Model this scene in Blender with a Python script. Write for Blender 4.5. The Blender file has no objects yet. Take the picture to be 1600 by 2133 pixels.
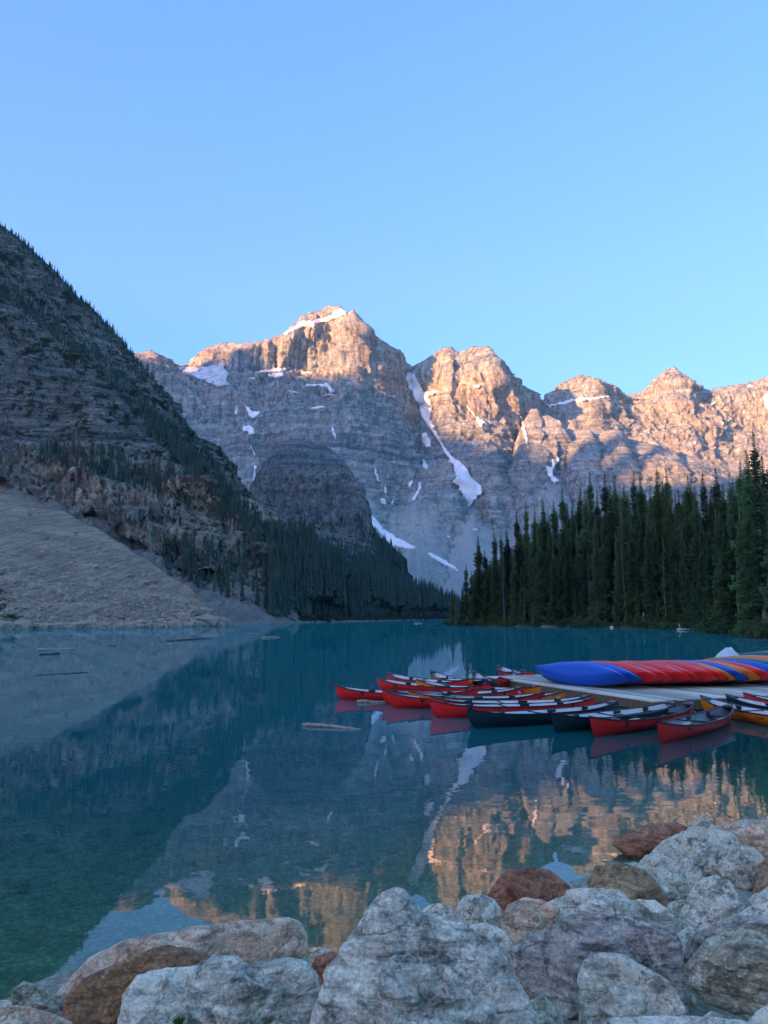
import bpy, bmesh, math, random
import numpy as np
from mathutils import Vector, Matrix

R = math.radians
scene = bpy.context.scene
COL = scene.collection

# ------------------------------------------------------------------ camera
EYE = 3.0
PITCH = math.atan(218.5 / 1600.0)
cam_d = bpy.data.cameras.new("camera")
cam = bpy.data.objects.new("camera", cam_d)
COL.objects.link(cam)
cam.location = (0, 0, EYE)
cam.rotation_euler = (math.pi / 2 + PITCH, 0, 0)
cam_d.sensor_fit = 'HORIZONTAL'
cam_d.sensor_width = 36
cam_d.lens = 36
cam_d.clip_start = 0.1
cam_d.clip_end = 60000
scene.camera = cam

# ------------------------------------------------------------------ sky, sun, exposure
SUN_AZ = R(50)       # behind the camera, to the left
SUN_EL = R(8)
SUNV = np.array([-math.sin(SUN_AZ) * math.cos(SUN_EL), -math.cos(SUN_AZ) * math.cos(SUN_EL), math.sin(SUN_EL)])
world = bpy.data.worlds.new("World")
scene.world = world
world.use_nodes = True
wn = world.node_tree
wn.nodes.clear()
sky = wn.nodes.new('ShaderNodeTexSky')
sky.sky_type = 'NISHITA'
sky.sun_disc = False
sky.sun_elevation = SUN_EL
sky.sun_rotation = math.pi + SUN_AZ
sky.altitude = 1900
sky.air_density = 1.0
sky.dust_density = 9.0
sky.ozone_density = 3.4
bg = wn.nodes.new('ShaderNodeBackground')
bg.inputs[1].default_value = 0.15
wo = wn.nodes.new('ShaderNodeOutputWorld')
# even film response of the whole sky, channel by channel
sep = wn.nodes.new('ShaderNodeSeparateColor'); com = wn.nodes.new('ShaderNodeCombineColor')
wn.links.new(sky.outputs[0], sep.inputs[0]); wn.links.new(com.outputs[0], bg.inputs[0])
for i_, (g_, k_) in enumerate([(0.93, 0.54), (0.69, 0.69), (0.78, 0.91)]):
    pw_ = wn.nodes.new('ShaderNodeMath'); pw_.operation = 'POWER'; pw_.inputs[1].default_value = g_
    ml_ = wn.nodes.new('ShaderNodeMath'); ml_.operation = 'MULTIPLY'; ml_.inputs[1].default_value = k_
    wn.links.new(sep.outputs[i_], pw_.inputs[0]); wn.links.new(pw_.outputs[0], ml_.inputs[0]); wn.links.new(ml_.outputs[0], com.inputs[i_])
wn.links.new(bg.outputs[0], wo.inputs[0])
sun_d = bpy.data.lights.new("sun", 'SUN')
sun_d.energy = 4.3
sun_d.color = (1.0, 0.43, 0.15)
sun_d.angle = R(0.4)
sun = bpy.data.objects.new("sun", sun_d)
COL.objects.link(sun)
sun.rotation_euler = Vector(-SUNV).to_track_quat('-Z', 'Y').to_euler()
sun.location = (0, 0, 50)
scene.view_settings.view_transform = 'Standard'
scene.view_settings.look = 'None'
scene.view_settings.gamma = 1.0
scene.view_settings.exposure = 2.65
scene.view_settings.use_curve_mapping = False
scene.cycles.max_bounces = 6
scene.cycles.transparent_max_bounces = 8
scene.cycles.diffuse_bounces = 3
scene.cycles.glossy_bounces = 3
scene.cycles.caustics_reflective = False
scene.cycles.caustics_refractive = False
scene.cycles.use_denoising = True

# ------------------------------------------------------------------ helpers
CP, SP = math.cos(PITCH), math.sin(PITCH)

def ray(px, py):
    """direction through a photograph pixel, scaled to unit depth along +Y"""
    u = (np.asarray(px, float) - 800) / 1600
    v = (1066.5 - np.asarray(py, float)) / 1600
    y = CP - v * SP
    z = SP + v * CP
    return u / y, z / y

def at(px, py, Y):
    a, b = ray(px, py)
    return np.stack([a * Y, np.asarray(Y, float) + 0 * a, EYE + b * Y], -1)

def at_z(px, py, z):
    a, b = ray(px, py)
    Y = (z - EYE) / b
    return np.array([a * Y, Y, z])

_rs = np.random.RandomState(7)
_perm = np.tile(_rs.permutation(512), 3)
_g = _rs.normal(size=(512, 3)); _g /= np.linalg.norm(_g, axis=1)[:, None]

def perlin(p):
    p = np.asarray(p, float)
    i = np.floor(p).astype(np.int64)
    f = p - i
    w = f * f * f * (f * (f * 6 - 15) + 10)
    i &= 511
    out = 0
    for dx in (0, 1):
        wx = w[..., 0] if dx else 1 - w[..., 0]
        for dy in (0, 1):
            wy = w[..., 1] if dy else 1 - w[..., 1]
            for dz in (0, 1):
                wz = w[..., 2] if dz else 1 - w[..., 2]
                h = _perm[_perm[_perm[(i[..., 0] + dx) & 511] + ((i[..., 1] + dy) & 511)] + ((i[..., 2] + dz) & 511)]
                g = _g[h]
                out = out + wx * wy * wz * (g[..., 0] * (f[..., 0] - dx) + g[..., 1] * (f[..., 1] - dy) + g[..., 2] * (f[..., 2] - dz))
    return out * 1.6

def fbm(p, oct=4, gain=0.5, lac=2.03):
    s, a = 0, 1.0
    for k in range(oct):
        s = s + a * perlin(p + 17.3 * k)
        p = p * lac
        a *= gain
    return s

def ridged(p, oct=3, gain=0.5):
    s, a = 0, 1.0
    for k in range(oct):
        s = s + a * (1 - 2 * np.abs(perlin(p + 9.1 * k)))
        p = p * 2.1
        a *= gain
    return s

def mesh_np(name, V, F, smooth=True):
    """V (n,3), F (m,k) with k = 3 or 4"""
    me = bpy.data.meshes.new(name)
    V = np.ascontiguousarray(V, np.float32); F = np.ascontiguousarray(F, np.int32)
    k = F.shape[1]
    me.vertices.add(len(V)); me.vertices.foreach_set('co', V.ravel())
    me.loops.add(F.size); me.loops.foreach_set('vertex_index', F.ravel())
    me.polygons.add(len(F))
    me.polygons.foreach_set('loop_start', np.arange(0, F.size, k, dtype=np.int32))
    me.polygons.foreach_set('loop_total', np.full(len(F), k, np.int32))
    me.polygons.foreach_set('use_smooth', np.full(len(F), smooth))
    me.update(calc_edges=True)
    return me

def grid_faces(nv, nu):
    i = np.arange(nv - 1)[:, None] * nu + np.arange(nu - 1)[None, :]
    return np.stack([i, i + 1, i + nu + 1, i + nu], -1).reshape(-1, 4)

def obj(name, me, mat=None, parent=None, loc=None):
    o = bpy.data.objects.new(name, me)
    COL.objects.link(o)
    if mat is not None and me is not None and not me.materials:
        me.materials.append(mat)
    if parent is not None:
        o.parent = parent
    if loc is not None:
        o.location = loc
    return o

def tag(o, label=None, cat=None, group=None, kind=None):
    if label: o['label'] = label
    if cat: o['category'] = cat
    if group: o['group'] = group
    if kind: o['kind'] = kind
    return o

def attr(me, name, vals):
    a = me.attributes.new(name, 'FLOAT', 'POINT')
    a.data.foreach_set('value', np.ascontiguousarray(vals, np.float32).ravel())

class MB:
    """collects polygons for one mesh"""
    def __init__(s): s.v = []; s.f = []
    def add(s, vs, fs):
        b = len(s.v); s.v += [tuple(v) for v in vs]; s.f += [tuple(b + i for i in f) for f in fs]
    def box(s, x0, x1, y0, y1, z0, z1):
        s.add([(x0,y0,z0),(x1,y0,z0),(x1,y1,z0),(x0,y1,z0),(x0,y0,z1),(x1,y0,z1),(x1,y1,z1),(x0,y1,z1)],
              [(0,3,2,1),(4,5,6,7),(0,1,5,4),(1,2,6,5),(2,3,7,6),(3,0,4,7)])
    def tube(s, pts, rad, n=6, cap=True):
        pts = [Vector(p) for p in pts]
        if not hasattr(rad, '__len__'): rad = [rad] * len(pts)
        b = len(s.v)
        for i, p in enumerate(pts):
            t = (pts[min(i+1, len(pts)-1)] - pts[max(i-1, 0)]).normalized()
            a = t.cross(Vector((0, 0, 1)) if abs(t.z) < 0.9 else Vector((1, 0, 0))).normalized()
            c = t.cross(a)
            for k in range(n):
                w = 2 * math.pi * k / n
                s.v.append(tuple(p + (a * math.cos(w) + c * math.sin(w)) * rad[i]))
        for i in range(len(pts) - 1):
            for k in range(n):
                k2 = (k + 1) % n
                s.f.append((b + i*n + k, b + i*n + k2, b + (i+1)*n + k2, b + (i+1)*n + k))
        if cap:
            s.f.append(tuple(b + k for k in range(n))[::-1]); s.f.append(tuple(b + (len(pts)-1)*n + k for k in range(n)))
    def mesh(s, name, smooth=True):
        me = bpy.data.meshes.new(name)
        me.from_pydata(s.v, [], s.f)
        if smooth: me.polygons.foreach_set('use_smooth', [True] * len(me.polygons))
        me.update()
        return me

# ------------------------------------------------------------------ materials
class NT:
    def __init__(s, name):
        s.m = bpy.data.materials.new(name); s.m.use_nodes = True
        s.t = s.m.node_tree; s.t.nodes.clear()
        s.out = s.n('ShaderNodeOutputMaterial')
    def n(s, typ, **kw):
        nd = s.t.nodes.new(typ)
        for k, v in kw.items(): setattr(nd, k, v)
        return nd
    def put(s, sock, val):
        if hasattr(val, 'is_output'): s.t.links.new(val, sock)
        elif isinstance(val, (tuple, list)) and len(val) == 3 and sock.type == 'RGBA': sock.default_value = (*val, 1)
        else: sock.default_value = val
    def pos(s): return s.n('ShaderNodeNewGeometry').outputs['Position']
    def objc(s): return s.n('ShaderNodeTexCoord').outputs['Object']
    def rnd(s): return s.n('ShaderNodeObjectInfo').outputs['Random']
    def scale(s, vec, sc, off=(0, 0, 0)):
        nd = s.n('ShaderNodeMapping'); s.put(nd.inputs[0], vec); nd.inputs['Scale'].default_value = sc; nd.inputs['Location'].default_value = off
        return nd.outputs[0]
    def vadd(s, a, b):
        nd = s.n('ShaderNodeVectorMath', operation='ADD'); s.put(nd.inputs[0], a); s.put(nd.inputs[1], b); return nd.outputs[0]
    def noise(s, vec, sc=1, det=5, rough=0.55, dist=0.0, col=False):
        nd = s.n('ShaderNodeTexNoise'); s.put(nd.inputs['Vector'], vec)
        nd.inputs['Scale'].default_value = sc; nd.inputs['Detail'].default_value = det
        nd.inputs['Roughness'].default_value = rough; nd.inputs['Distortion'].default_value = dist
        return nd.outputs[1 if col else 0]
    def voro(s, vec, sc=1, feat='F1'):
        nd = s.n('ShaderNodeTexVoronoi', feature=feat); s.put(nd.inputs['Vector'], vec); nd.inputs['Scale'].default_value = sc
        return nd.outputs['Distance']
    def ramp(s, fac, stops, interp='LINEAR'):
        nd = s.n('ShaderNodeValToRGB'); s.put(nd.inputs[0], fac); cr = nd.color_ramp; cr.interpolation = interp
        while len(cr.elements) < len(stops): cr.elements.new(0.5)
        for e, (p, c) in zip(cr.elements, stops):
            e.position = p; e.color = (c, c, c, 1) if not hasattr(c, '__len__') else (*c, 1)
        return nd.outputs[0]
    def mix(s, fac, a, b, mode='MIX'):
        nd = s.n('ShaderNodeMix', data_type='RGBA', blend_type=mode)
        s.put(nd.inputs[0], fac); s.put(nd.inputs[6], a); s.put(nd.inputs[7], b)
        return nd.outputs[2]
    def math(s, op, a, b=0.0, clamp=False):
        nd = s.n('ShaderNodeMath', operation=op, use_clamp=clamp); s.put(nd.inputs[0], a); s.put(nd.inputs[1], b)
        return nd.outputs[0]
    def attr(s, name): return s.n('ShaderNodeAttribute', attribute_name=name).outputs['Fac']
    def bump(s, h, strength=0.5, dist=1.0, normal=None):
        nd = s.n('ShaderNodeBump'); nd.inputs['Strength'].default_value = strength; nd.inputs['Distance'].default_value = dist
        s.put(nd.inputs['Height'], h)
        if normal is not None: s.put(nd.inputs['Normal'], normal)
        return nd.outputs[0]
    def bsdf(s, col, rough=0.9, bump=None, spec=0.3, **kw):
        b = s.n('ShaderNodeBsdfPrincipled'); s.put(b.inputs['Base Color'], col); s.put(b.inputs['Roughness'], rough)
        b.inputs['Specular IOR Level'].default_value = spec
        if bump is not None: s.put(b.inputs['Normal'], bump)
        for k, v in kw.items(): s.put(b.inputs[k.replace('_', ' ')], v)
        s.t.links.new(b.outputs[0], s.out.inputs[0])
        return s.m

def mat_mountain(name, s, dark, light, brown, scree_c, brown_amt=0.5, streak=0.6, veg_c=(0.028, 0.042, 0.022), bump=0.8, band=0.5, blotch=0.45, fan=0.4):
    """layered cliff rock; s = size factor of the finest visible layer"""
    t = NT(name); p = t.pos()
    warp = t.noise(p, 0.012 / s, 3, col=True)
    wv = t.n('ShaderNodeVectorMath', operation='SCALE'); t.put(wv.inputs[0], warp); wv.inputs['Scale'].default_value = 22 * s
    pw = t.vadd(p, wv.outputs[0])
    n1 = t.noise(t.scale(pw, (0.006 / s, 0.006 / s, 0.17 / s)), 1, 8, 0.72)
    n1b = t.noise(t.scale(pw, (0.0016 / s, 0.0016 / s, 0.026 / s)), 1, 5, 0.65)
    n2 = t.noise(t.scale(pw, (0.17 / s, 0.17 / s, 0.013 / s)), 1, 8, 0.7)
    n3 = t.noise(p, 0.009 / s, 5, 0.65)
    n4 = t.noise(p, 0.30 / s, 8, 0.75)
    cr = t.n('ShaderNodeTexVoronoi', feature='DISTANCE_TO_EDGE'); t.put(cr.inputs['Vector'], t.scale(pw, (0.06 / s, 0.06 / s, 0.016 / s))); cr.inputs['Scale'].default_value = 1
    crack = t.ramp(t.math('ADD', cr.outputs['Distance'], t.math('MULTIPLY', t.math('SUBTRACT', n4, 0.5), 0.3)), [(0.0, 0.4), (0.05, 1.0)])
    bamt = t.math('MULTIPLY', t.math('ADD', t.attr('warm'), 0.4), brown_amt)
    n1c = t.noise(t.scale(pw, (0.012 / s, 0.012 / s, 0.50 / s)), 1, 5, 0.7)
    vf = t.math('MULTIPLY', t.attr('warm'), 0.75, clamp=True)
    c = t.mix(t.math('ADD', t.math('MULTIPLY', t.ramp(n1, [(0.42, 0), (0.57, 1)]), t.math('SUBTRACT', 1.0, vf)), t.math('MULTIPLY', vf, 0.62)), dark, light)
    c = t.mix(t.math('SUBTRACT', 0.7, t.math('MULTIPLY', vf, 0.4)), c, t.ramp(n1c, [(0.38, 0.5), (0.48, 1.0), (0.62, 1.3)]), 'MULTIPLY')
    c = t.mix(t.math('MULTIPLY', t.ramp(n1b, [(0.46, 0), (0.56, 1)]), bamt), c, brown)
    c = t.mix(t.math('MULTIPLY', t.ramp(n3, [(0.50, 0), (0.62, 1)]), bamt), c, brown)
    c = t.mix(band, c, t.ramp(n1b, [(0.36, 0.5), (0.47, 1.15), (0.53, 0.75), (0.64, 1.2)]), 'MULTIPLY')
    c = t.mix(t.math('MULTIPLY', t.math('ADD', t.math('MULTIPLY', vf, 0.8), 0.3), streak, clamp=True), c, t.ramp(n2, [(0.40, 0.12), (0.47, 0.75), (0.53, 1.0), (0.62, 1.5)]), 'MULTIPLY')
    c = t.mix(blotch, c, t.ramp(n4, [(0.33, 0.4), (0.5, 0.95), (0.67, 1.5)]), 'MULTIPLY')
    c = t.mix(0.35, c, crack, 'MULTIPLY')
    sc_n = t.noise(p, 0.9 / s, 8, 0.8)
    sc_l = t.noise(t.scale(p, (0.02 / s, 0.02 / s, 0.004 / s)), 1, 4, 0.6)
    sc = t.mix(0.8, scree_c, t.ramp(sc_n, [(0.35, 0.5), (0.5, 1.0), (0.66, 1.7)]), 'MULTIPLY')
    rot = t.n('ShaderNodeMapping'); t.put(rot.inputs[0], p); rot.inputs['Rotation'].default_value = (0, 0, R(32)); rot.inputs['Scale'].default_value = (0.22 / s, 0.012 / s, 0.012 / s)
    sc = t.mix(fan, sc, t.ramp(t.noise(rot.outputs[0], 1, 6, 0.65), [(0.38, 0.6), (0.5, 1.0), (0.62, 1.25)]), 'MULTIPLY')
    sc = t.mix(fan, sc, t.ramp(sc_l, [(0.35, 0.72), (0.65, 1.2)]), 'MULTIPLY')
    edge = t.noise(p, 0.04 / s, 6, 0.7)
    sm = t.math('ADD', t.attr('scree'), t.math('MULTIPLY', t.math('SUBTRACT', edge, 0.5), 1.4))
    c = t.mix(t.ramp(sm, [(0.46, 0), (0.56, 1)]), c, sc)
    vg = t.math('ADD', t.attr('veg'), t.math('MULTIPLY', t.math('SUBTRACT', t.noise(p, 0.05 / s, 8, 0.75), 0.5), 1.8))
    c = t.mix(t.ramp(vg, [(0.5, 0), (0.6, 1)]), c, t.mix(0.8, veg_c, t.ramp(n4, [(0.3, 0.5), (0.7, 1.6)]), 'MULTIPLY'))
    h = t.math('ADD', t.math('MULTIPLY', n1, 1.2), t.math('ADD', t.math('MULTIPLY', n2, 1.2), t.math('ADD', t.math('MULTIPLY', n4, 0.8), t.math('MULTIPLY', crack, 0.25))))
    return t.bsdf(c, 0.95, t.bump(h, bump, 7.0 * s), 0.1)

def mat_plain(name, col, rough=0.5, spec=0.4, var=0.15, nscale=6.0, bump=0.0, world=False):
    t = NT(name); p = t.pos() if world else t.objc()
    n = t.noise(p, nscale, 5, 0.6)
    c = t.mix(1.0, col, t.ramp(n, [(0.3, 1 - var), (0.7, 1 + var)]), 'MULTIPLY')
    rr = t.ramp(t.noise(p, nscale * 2.3, 4), [(0.3, max(0, rough - 0.1)), (0.7, min(1, rough + 0.12))])
    return t.bsdf(c, rr, t.bump(n, bump, 0.02) if bump else None, spec)

def mat_boulder(name, base, second, patch_c, vein=0.3, lichen=0.0, lich_c=(0.55, 0.56, 0.52), dark=(0.05, 0.05, 0.055), speck=0.0, layer=None, bump=0.7, layer_sq=6.0, grain=0.7):
    t = NT(name); o = t.objc()
    off = t.n('ShaderNodeVectorMath', operation='SCALE'); off.inputs[0].default_value = (37.0, 17.0, 53.0); t.put(off.inputs['Scale'], t.rnd())
    p = t.vadd(o, off.outputs[0])
    big = t.noise(p, 2.2, 5, 0.6, 0.4)
    mid = t.noise(p, 7.0, 7, 0.66, 0.3)
    fine = t.noise(p, 45.0, 6, 0.72)
    tiny = t.noise(p, 170.0, 3, 0.7)
    lay = t.noise(t.scale(p, (2.0, 2.5, 2.0 * layer_sq)), 1.5, 6, 0.66, 0.8)
    c = t.mix(t.ramp(big, [(0.38, 0), (0.62, 1)]), base, second)
    c = t.mix(t.math('MULTIPLY', t.ramp(mid, [(0.46, 0), (0.66, 1)]), 0.8), c, patch_c)
    c = t.mix(vein, c, t.ramp(lay, [(0.36, 0.28), (0.47, 0.9), (0.53, 1.05), (0.64, 1.5)]), 'MULTIPLY')
    big2 = t.noise(p, 4.0, 8, 0.72, 0.6)
    c = t.mix(0.7, c, t.ramp(big2, [(0.38, 0.22), (0.46, 0.9), (0.56, 1.05), (0.68, 1.35)]), 'MULTIPLY')
    c = t.mix(grain * 0.7, c, t.ramp(fine, [(0.36, 0.4), (0.5, 1.0), (0.64, 1.6)]), 'MULTIPLY')
    c = t.mix(0.45, c, t.ramp(tiny, [(0.3, 0.6), (0.7, 1.4)]), 'MULTIPLY')
    ce = t.n('ShaderNodeTexVoronoi', feature='DISTANCE_TO_EDGE'); t.put(ce.inputs['Vector'], t.vadd(t.scale(p, (1.0, 1.3, 1.7)), t.math('MULTIPLY', mid, 0.9))); ce.inputs['Scale'].default_value = 3.2
    crk = t.ramp(ce.outputs['Distance'], [(0.0, 0.25), (0.018, 1.0)])
    c = t.mix(0.8, c, crk, 'MULTIPLY')
    if lichen:
        lw = t.math('ADD', t.noise(p, 11.0, 8, 0.74, 0.2), t.math('MULTIPLY', t.noise(p, 2.6, 3), 0.6))
        m = t.ramp(lw, [(0.98 - 0.32 * lichen, 0), (1.04 - 0.32 * lichen, 1)])
        c = t.mix(t.math('MULTIPLY', m, 0.85), c, t.mix(0.7, lich_c, t.ramp(fine, [(0.3, 0.6), (0.7, 1.3)]), 'MULTIPLY'))
    if speck:
        v = t.voro(t.vadd(p, t.math('MULTIPLY', mid, 0.2)), 38.0)
        msk = t.math('MULTIPLY', t.ramp(v, [(0.16, 1), (0.26, 0)]), t.ramp(t.noise(p, 5.0, 4), [(0.45, 0), (0.6, 1)]))
        c = t.mix(t.math('MULTIPLY', msk, speck), c, dark)
        v2 = t.voro(p, 23.0)
        msk2 = t.math('MULTIPLY', t.ramp(v2, [(0.10, 1), (0.16, 0)]), t.ramp(t.noise(p, 4.0, 3), [(0.5, 0), (0.6, 1)]))
        c = t.mix(t.math('MULTIPLY', msk2, 0.8 * speck), c, lich_c)
    c = t.mix(1.0, c, (1.42, 1.33, 1.08), 'MULTIPLY')
    h = t.math('ADD', t.math('MULTIPLY', mid, 1.0), t.math('ADD', t.math('ADD', t.math('MULTIPLY', fine, 0.28), t.math('MULTIPLY', crk, 0.35)), t.math('MULTIPLY', lay, 0.8 * vein + 0.2)))
    return t.bsdf(c, t.ramp(mid, [(0.3, 0.72), (0.7, 0.95)]), t.bump(h, bump, 0.07), 0.25)

def mat_leaf(name, a, b, var=0.5, back=0.5):
    t = NT(name); p = t.pos()
    n = t.noise(p, 0.9, 4, 0.7)
    c = t.mix(t.ramp(n, [(0.3, 0), (0.7, 1)]), a, b)
    c = t.mix(1.0, c, t.ramp(t.rnd(), [(0.0, 1 - var), (1.0, 1 + var)]), 'MULTIPLY')
    t.bsdf(c, 0.75, None, 0.15)
    pr = [n_ for n_ in t.t.nodes if n_.type == 'BSDF_PRINCIPLED'][0]
    tl = t.n('ShaderNodeBsdfTranslucent'); t.put(tl.inputs[0], c)
    mx = t.n('ShaderNodeMixShader'); mx.inputs[0].default_value = back
    t.t.links.new(pr.outputs[0], mx.inputs[1]); t.t.links.new(tl.outputs[0], mx.inputs[2]); t.t.links.new(mx.outputs[0], t.out.inputs[0])
    return t.m
# ================================================================== THE SETTING
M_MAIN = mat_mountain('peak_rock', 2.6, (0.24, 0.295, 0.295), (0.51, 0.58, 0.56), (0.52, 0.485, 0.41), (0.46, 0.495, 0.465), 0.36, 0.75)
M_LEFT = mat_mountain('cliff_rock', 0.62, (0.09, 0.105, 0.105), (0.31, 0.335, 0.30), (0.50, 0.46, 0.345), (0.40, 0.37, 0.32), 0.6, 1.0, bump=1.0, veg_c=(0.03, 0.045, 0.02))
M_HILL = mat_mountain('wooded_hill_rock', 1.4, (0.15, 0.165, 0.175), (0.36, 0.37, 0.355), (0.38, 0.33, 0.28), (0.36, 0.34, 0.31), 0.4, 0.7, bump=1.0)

def lerp_pts(pts, pxs):
    a = np.array(pts, float)
    return np.interp(pxs, a[:, 0], a[:, 1])

def rock_shift(P, s, a1, a2, a3, a4, W):
    """outward relief of a cliff: buttresses, gullies, ledges, rubble (metres)"""
    x, y, z = P[..., 0], P[..., 1], P[..., 2]
    q = lambda kx, kz: np.stack([x / (kx * s), y / (kx * s), z / (kz * s)], -1)
    d = a1 * fbm(q(240, 460), 4, 0.55)
    d = d + a2 * ridged(q(75, 420), 4, 0.6) * (0.75 + 0.35 * W)
    zz = z + 30 * s * perlin(q(500, 500)) + 6 * s * perlin(q(60, 60) + 5)
    d = d + 0.55 * a2 * ridged(q(17, 300) + 7, 3, 0.55) * np.clip(0.25 + 0.75 * W + 0.7 * perlin(q(200, 60) + 3), 0, 1.3)
    a3 = a3 * (1.1 - 0.6 * np.clip(W, 0, 1.2)); a4 = a4 * (1.05 - 0.6 * np.clip(W, 0, 1))
    m = 0.5 + 0.9 * perlin(q(300, 120) + 31)
    d = d + a3 * np.clip(m, 0.1, 1.2) * (np.mod(zz / (46 * s), 1.0) - 0.5) + 0.55 * a3 * (np.mod(zz / (17 * s) + 0.3, 1.0) - 0.5) + 0.3 * a3 * (np.mod(zz / (7.3 * s) + 0.7, 1.0) - 0.5)
    blk = np.round(2.2 * fbm(q(30, 90) + 3, 2)) / 2.2
    d = d + a4 * fbm(q(22, 26), 4, 0.6) + 0.55 * a4 * blk
    return d

def sheet(name, mat, pxs, rows, back, s=3.0, a=(40, 22, 16, 6), crest_jag=0.0, smooth=4, kind='structure', warm=None):
    """A mountain side built between control lines. rows: (py points, depth points, segments above, relief, scree, veg); the last row is the crest, then the far side falls away"""
    pxs = np.asarray(pxs, float)
    L, rel, scr, veg = [], [], [], []
    ctl = []
    for (pys, Ys, seg, am, sc, vg) in rows:
        Y = lerp_pts(Ys, pxs)
        if pys is None:                       # a shoreline just under the water
            ax, _ = ray(pxs, np.full_like(pxs, 1290))
            C = np.stack([ax * Y, Y, np.full_like(Y, -1.5)], -1)
        else:
            C = at(pxs, lerp_pts(pys, pxs), Y)
        ctl.append((C, seg, lerp_pts(am, pxs) if hasattr(am, '__len__') else np.full_like(pxs, am),
                    lerp_pts(sc, pxs) if hasattr(sc, '__len__') else np.full_like(pxs, sc),
                    lerp_pts(vg, pxs) if hasattr(vg, '__len__') else np.full_like(pxs, vg)))
    for i in range(len(ctl) - 1):
        C0, seg, r0, s0, v0 = ctl[i]; C1, _, r1, s1, v1 = ctl[i + 1]
        for k in range(seg):
            t = k / seg
            L.append(C0 * (1 - t) + C1 * t)
            rel.append(r0 * (1 - t) + r1 * t); scr.append(s0 * (1 - t) + s1 * t); veg.append(v0 * (1 - t) + v1 * t)
    C1, _, r1, s1, v1 = ctl[-1]
    L.append(C1); rel.append(r1); scr.append(s1); veg.append(v1)
    ncrest = len(L) - 1
    P = np.array(L); rel = np.array(rel); scr = np.array(scr); veg = np.array(veg)
    for _ in range(smooth):
        P[1:ncrest - 1] = 0.5 * P[1:ncrest - 1] + 0.25 * (P[:ncrest - 2] + P[2:ncrest])
        Q = P.copy()
        P[1:ncrest, 1:-1] = 0.5 * Q[1:ncrest, 1:-1] + 0.25 * (Q[1:ncrest, :-2] + Q[1:ncrest, 2:])
    nb = 10
    crest = P[ncrest]
    bk = []
    for k in range(1, nb + 1):
        t = k / nb
        q = crest.copy(); q[:, 1] += back[0] * t; q[:, 0] += back[0] * t * (crest[:, 0] / crest[:, 1]); q[:, 2] -= back[1] * (t ** 0.8)
        q[:, 2] += 0.06 * back[1] * perlin(q / 90.0) * (1 if k < nb else 0)
        bk.append(q)
    P = np.concatenate([P, np.array(bk)], 0)
    ext = lambda A, v: np.concatenate([A, np.repeat(A[-1:] * v, nb, 0)], 0)
    rel = ext(rel, 1); scr = ext(scr, 1); veg = ext(veg, 1)
    du = np.gradient(P, axis=1); dv = np.gradient(P, axis=0)
    N = np.cross(du, dv); N /= np.linalg.norm(N, axis=-1, keepdims=True) + 1e-9
    H = N.copy(); H[..., 2] *= 0.35
    wr = []
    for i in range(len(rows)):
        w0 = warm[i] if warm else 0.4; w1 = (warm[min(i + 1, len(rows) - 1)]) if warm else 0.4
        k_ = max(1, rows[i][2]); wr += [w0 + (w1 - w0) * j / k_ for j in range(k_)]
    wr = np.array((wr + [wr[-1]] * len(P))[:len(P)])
    d = rock_shift(P, s, *a, wr[:, None])
    fade = np.ones(len(P)); 
    fade[ncrest - 24:ncrest + 1] = np.linspace(1, 0.08, 25); fade[ncrest + 1:] = np.linspace(0.08, 0.6, nb)
    d = d * fade[:, None] * rel
    P = P + H * d[..., None]
    if crest_jag:
        j = crest_jag * (fbm(np.stack([crest[:, 0] / 40, crest[:, 1] / 400, 0 * crest[:, 0]], -1), 5, 0.7) + 0.5 * np.round(2 * fbm(np.stack([crest[:, 0] / 28, 0 * crest[:, 0], 0 * crest[:, 0] + 7], -1), 2)))
        for k in range(-4, 3):
            P[ncrest + k, :, 2] += j * (1 - abs(k) / 5)
    sm = 0.9 * a[3] * fbm(P / (14 * s), 3) * np.clip(scr, 0, 1) * 0.25
    P[..., 2] += sm * fade[:, None]
    nv, nu = P.shape[:2]
    me = mesh_np(name, P.reshape(-1, 3), grid_faces(nv, nu), True)
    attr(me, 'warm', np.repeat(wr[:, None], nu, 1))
    attr(me, 'scree', scr); attr(me, 'veg', veg)
    o = obj(name, me, mat)
    tag(o, kind=kind)
    return o

def pxgrid(a, b, inner, outer, lo=-20, hi=1620):
    l = np.arange(a, lo, outer); m = np.arange(max(lo, a), min(hi, b), inner); r = np.arange(hi, b + 1, outer)
    return np.concatenate([l, m, r if b > hi else np.array([b], float)])

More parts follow.
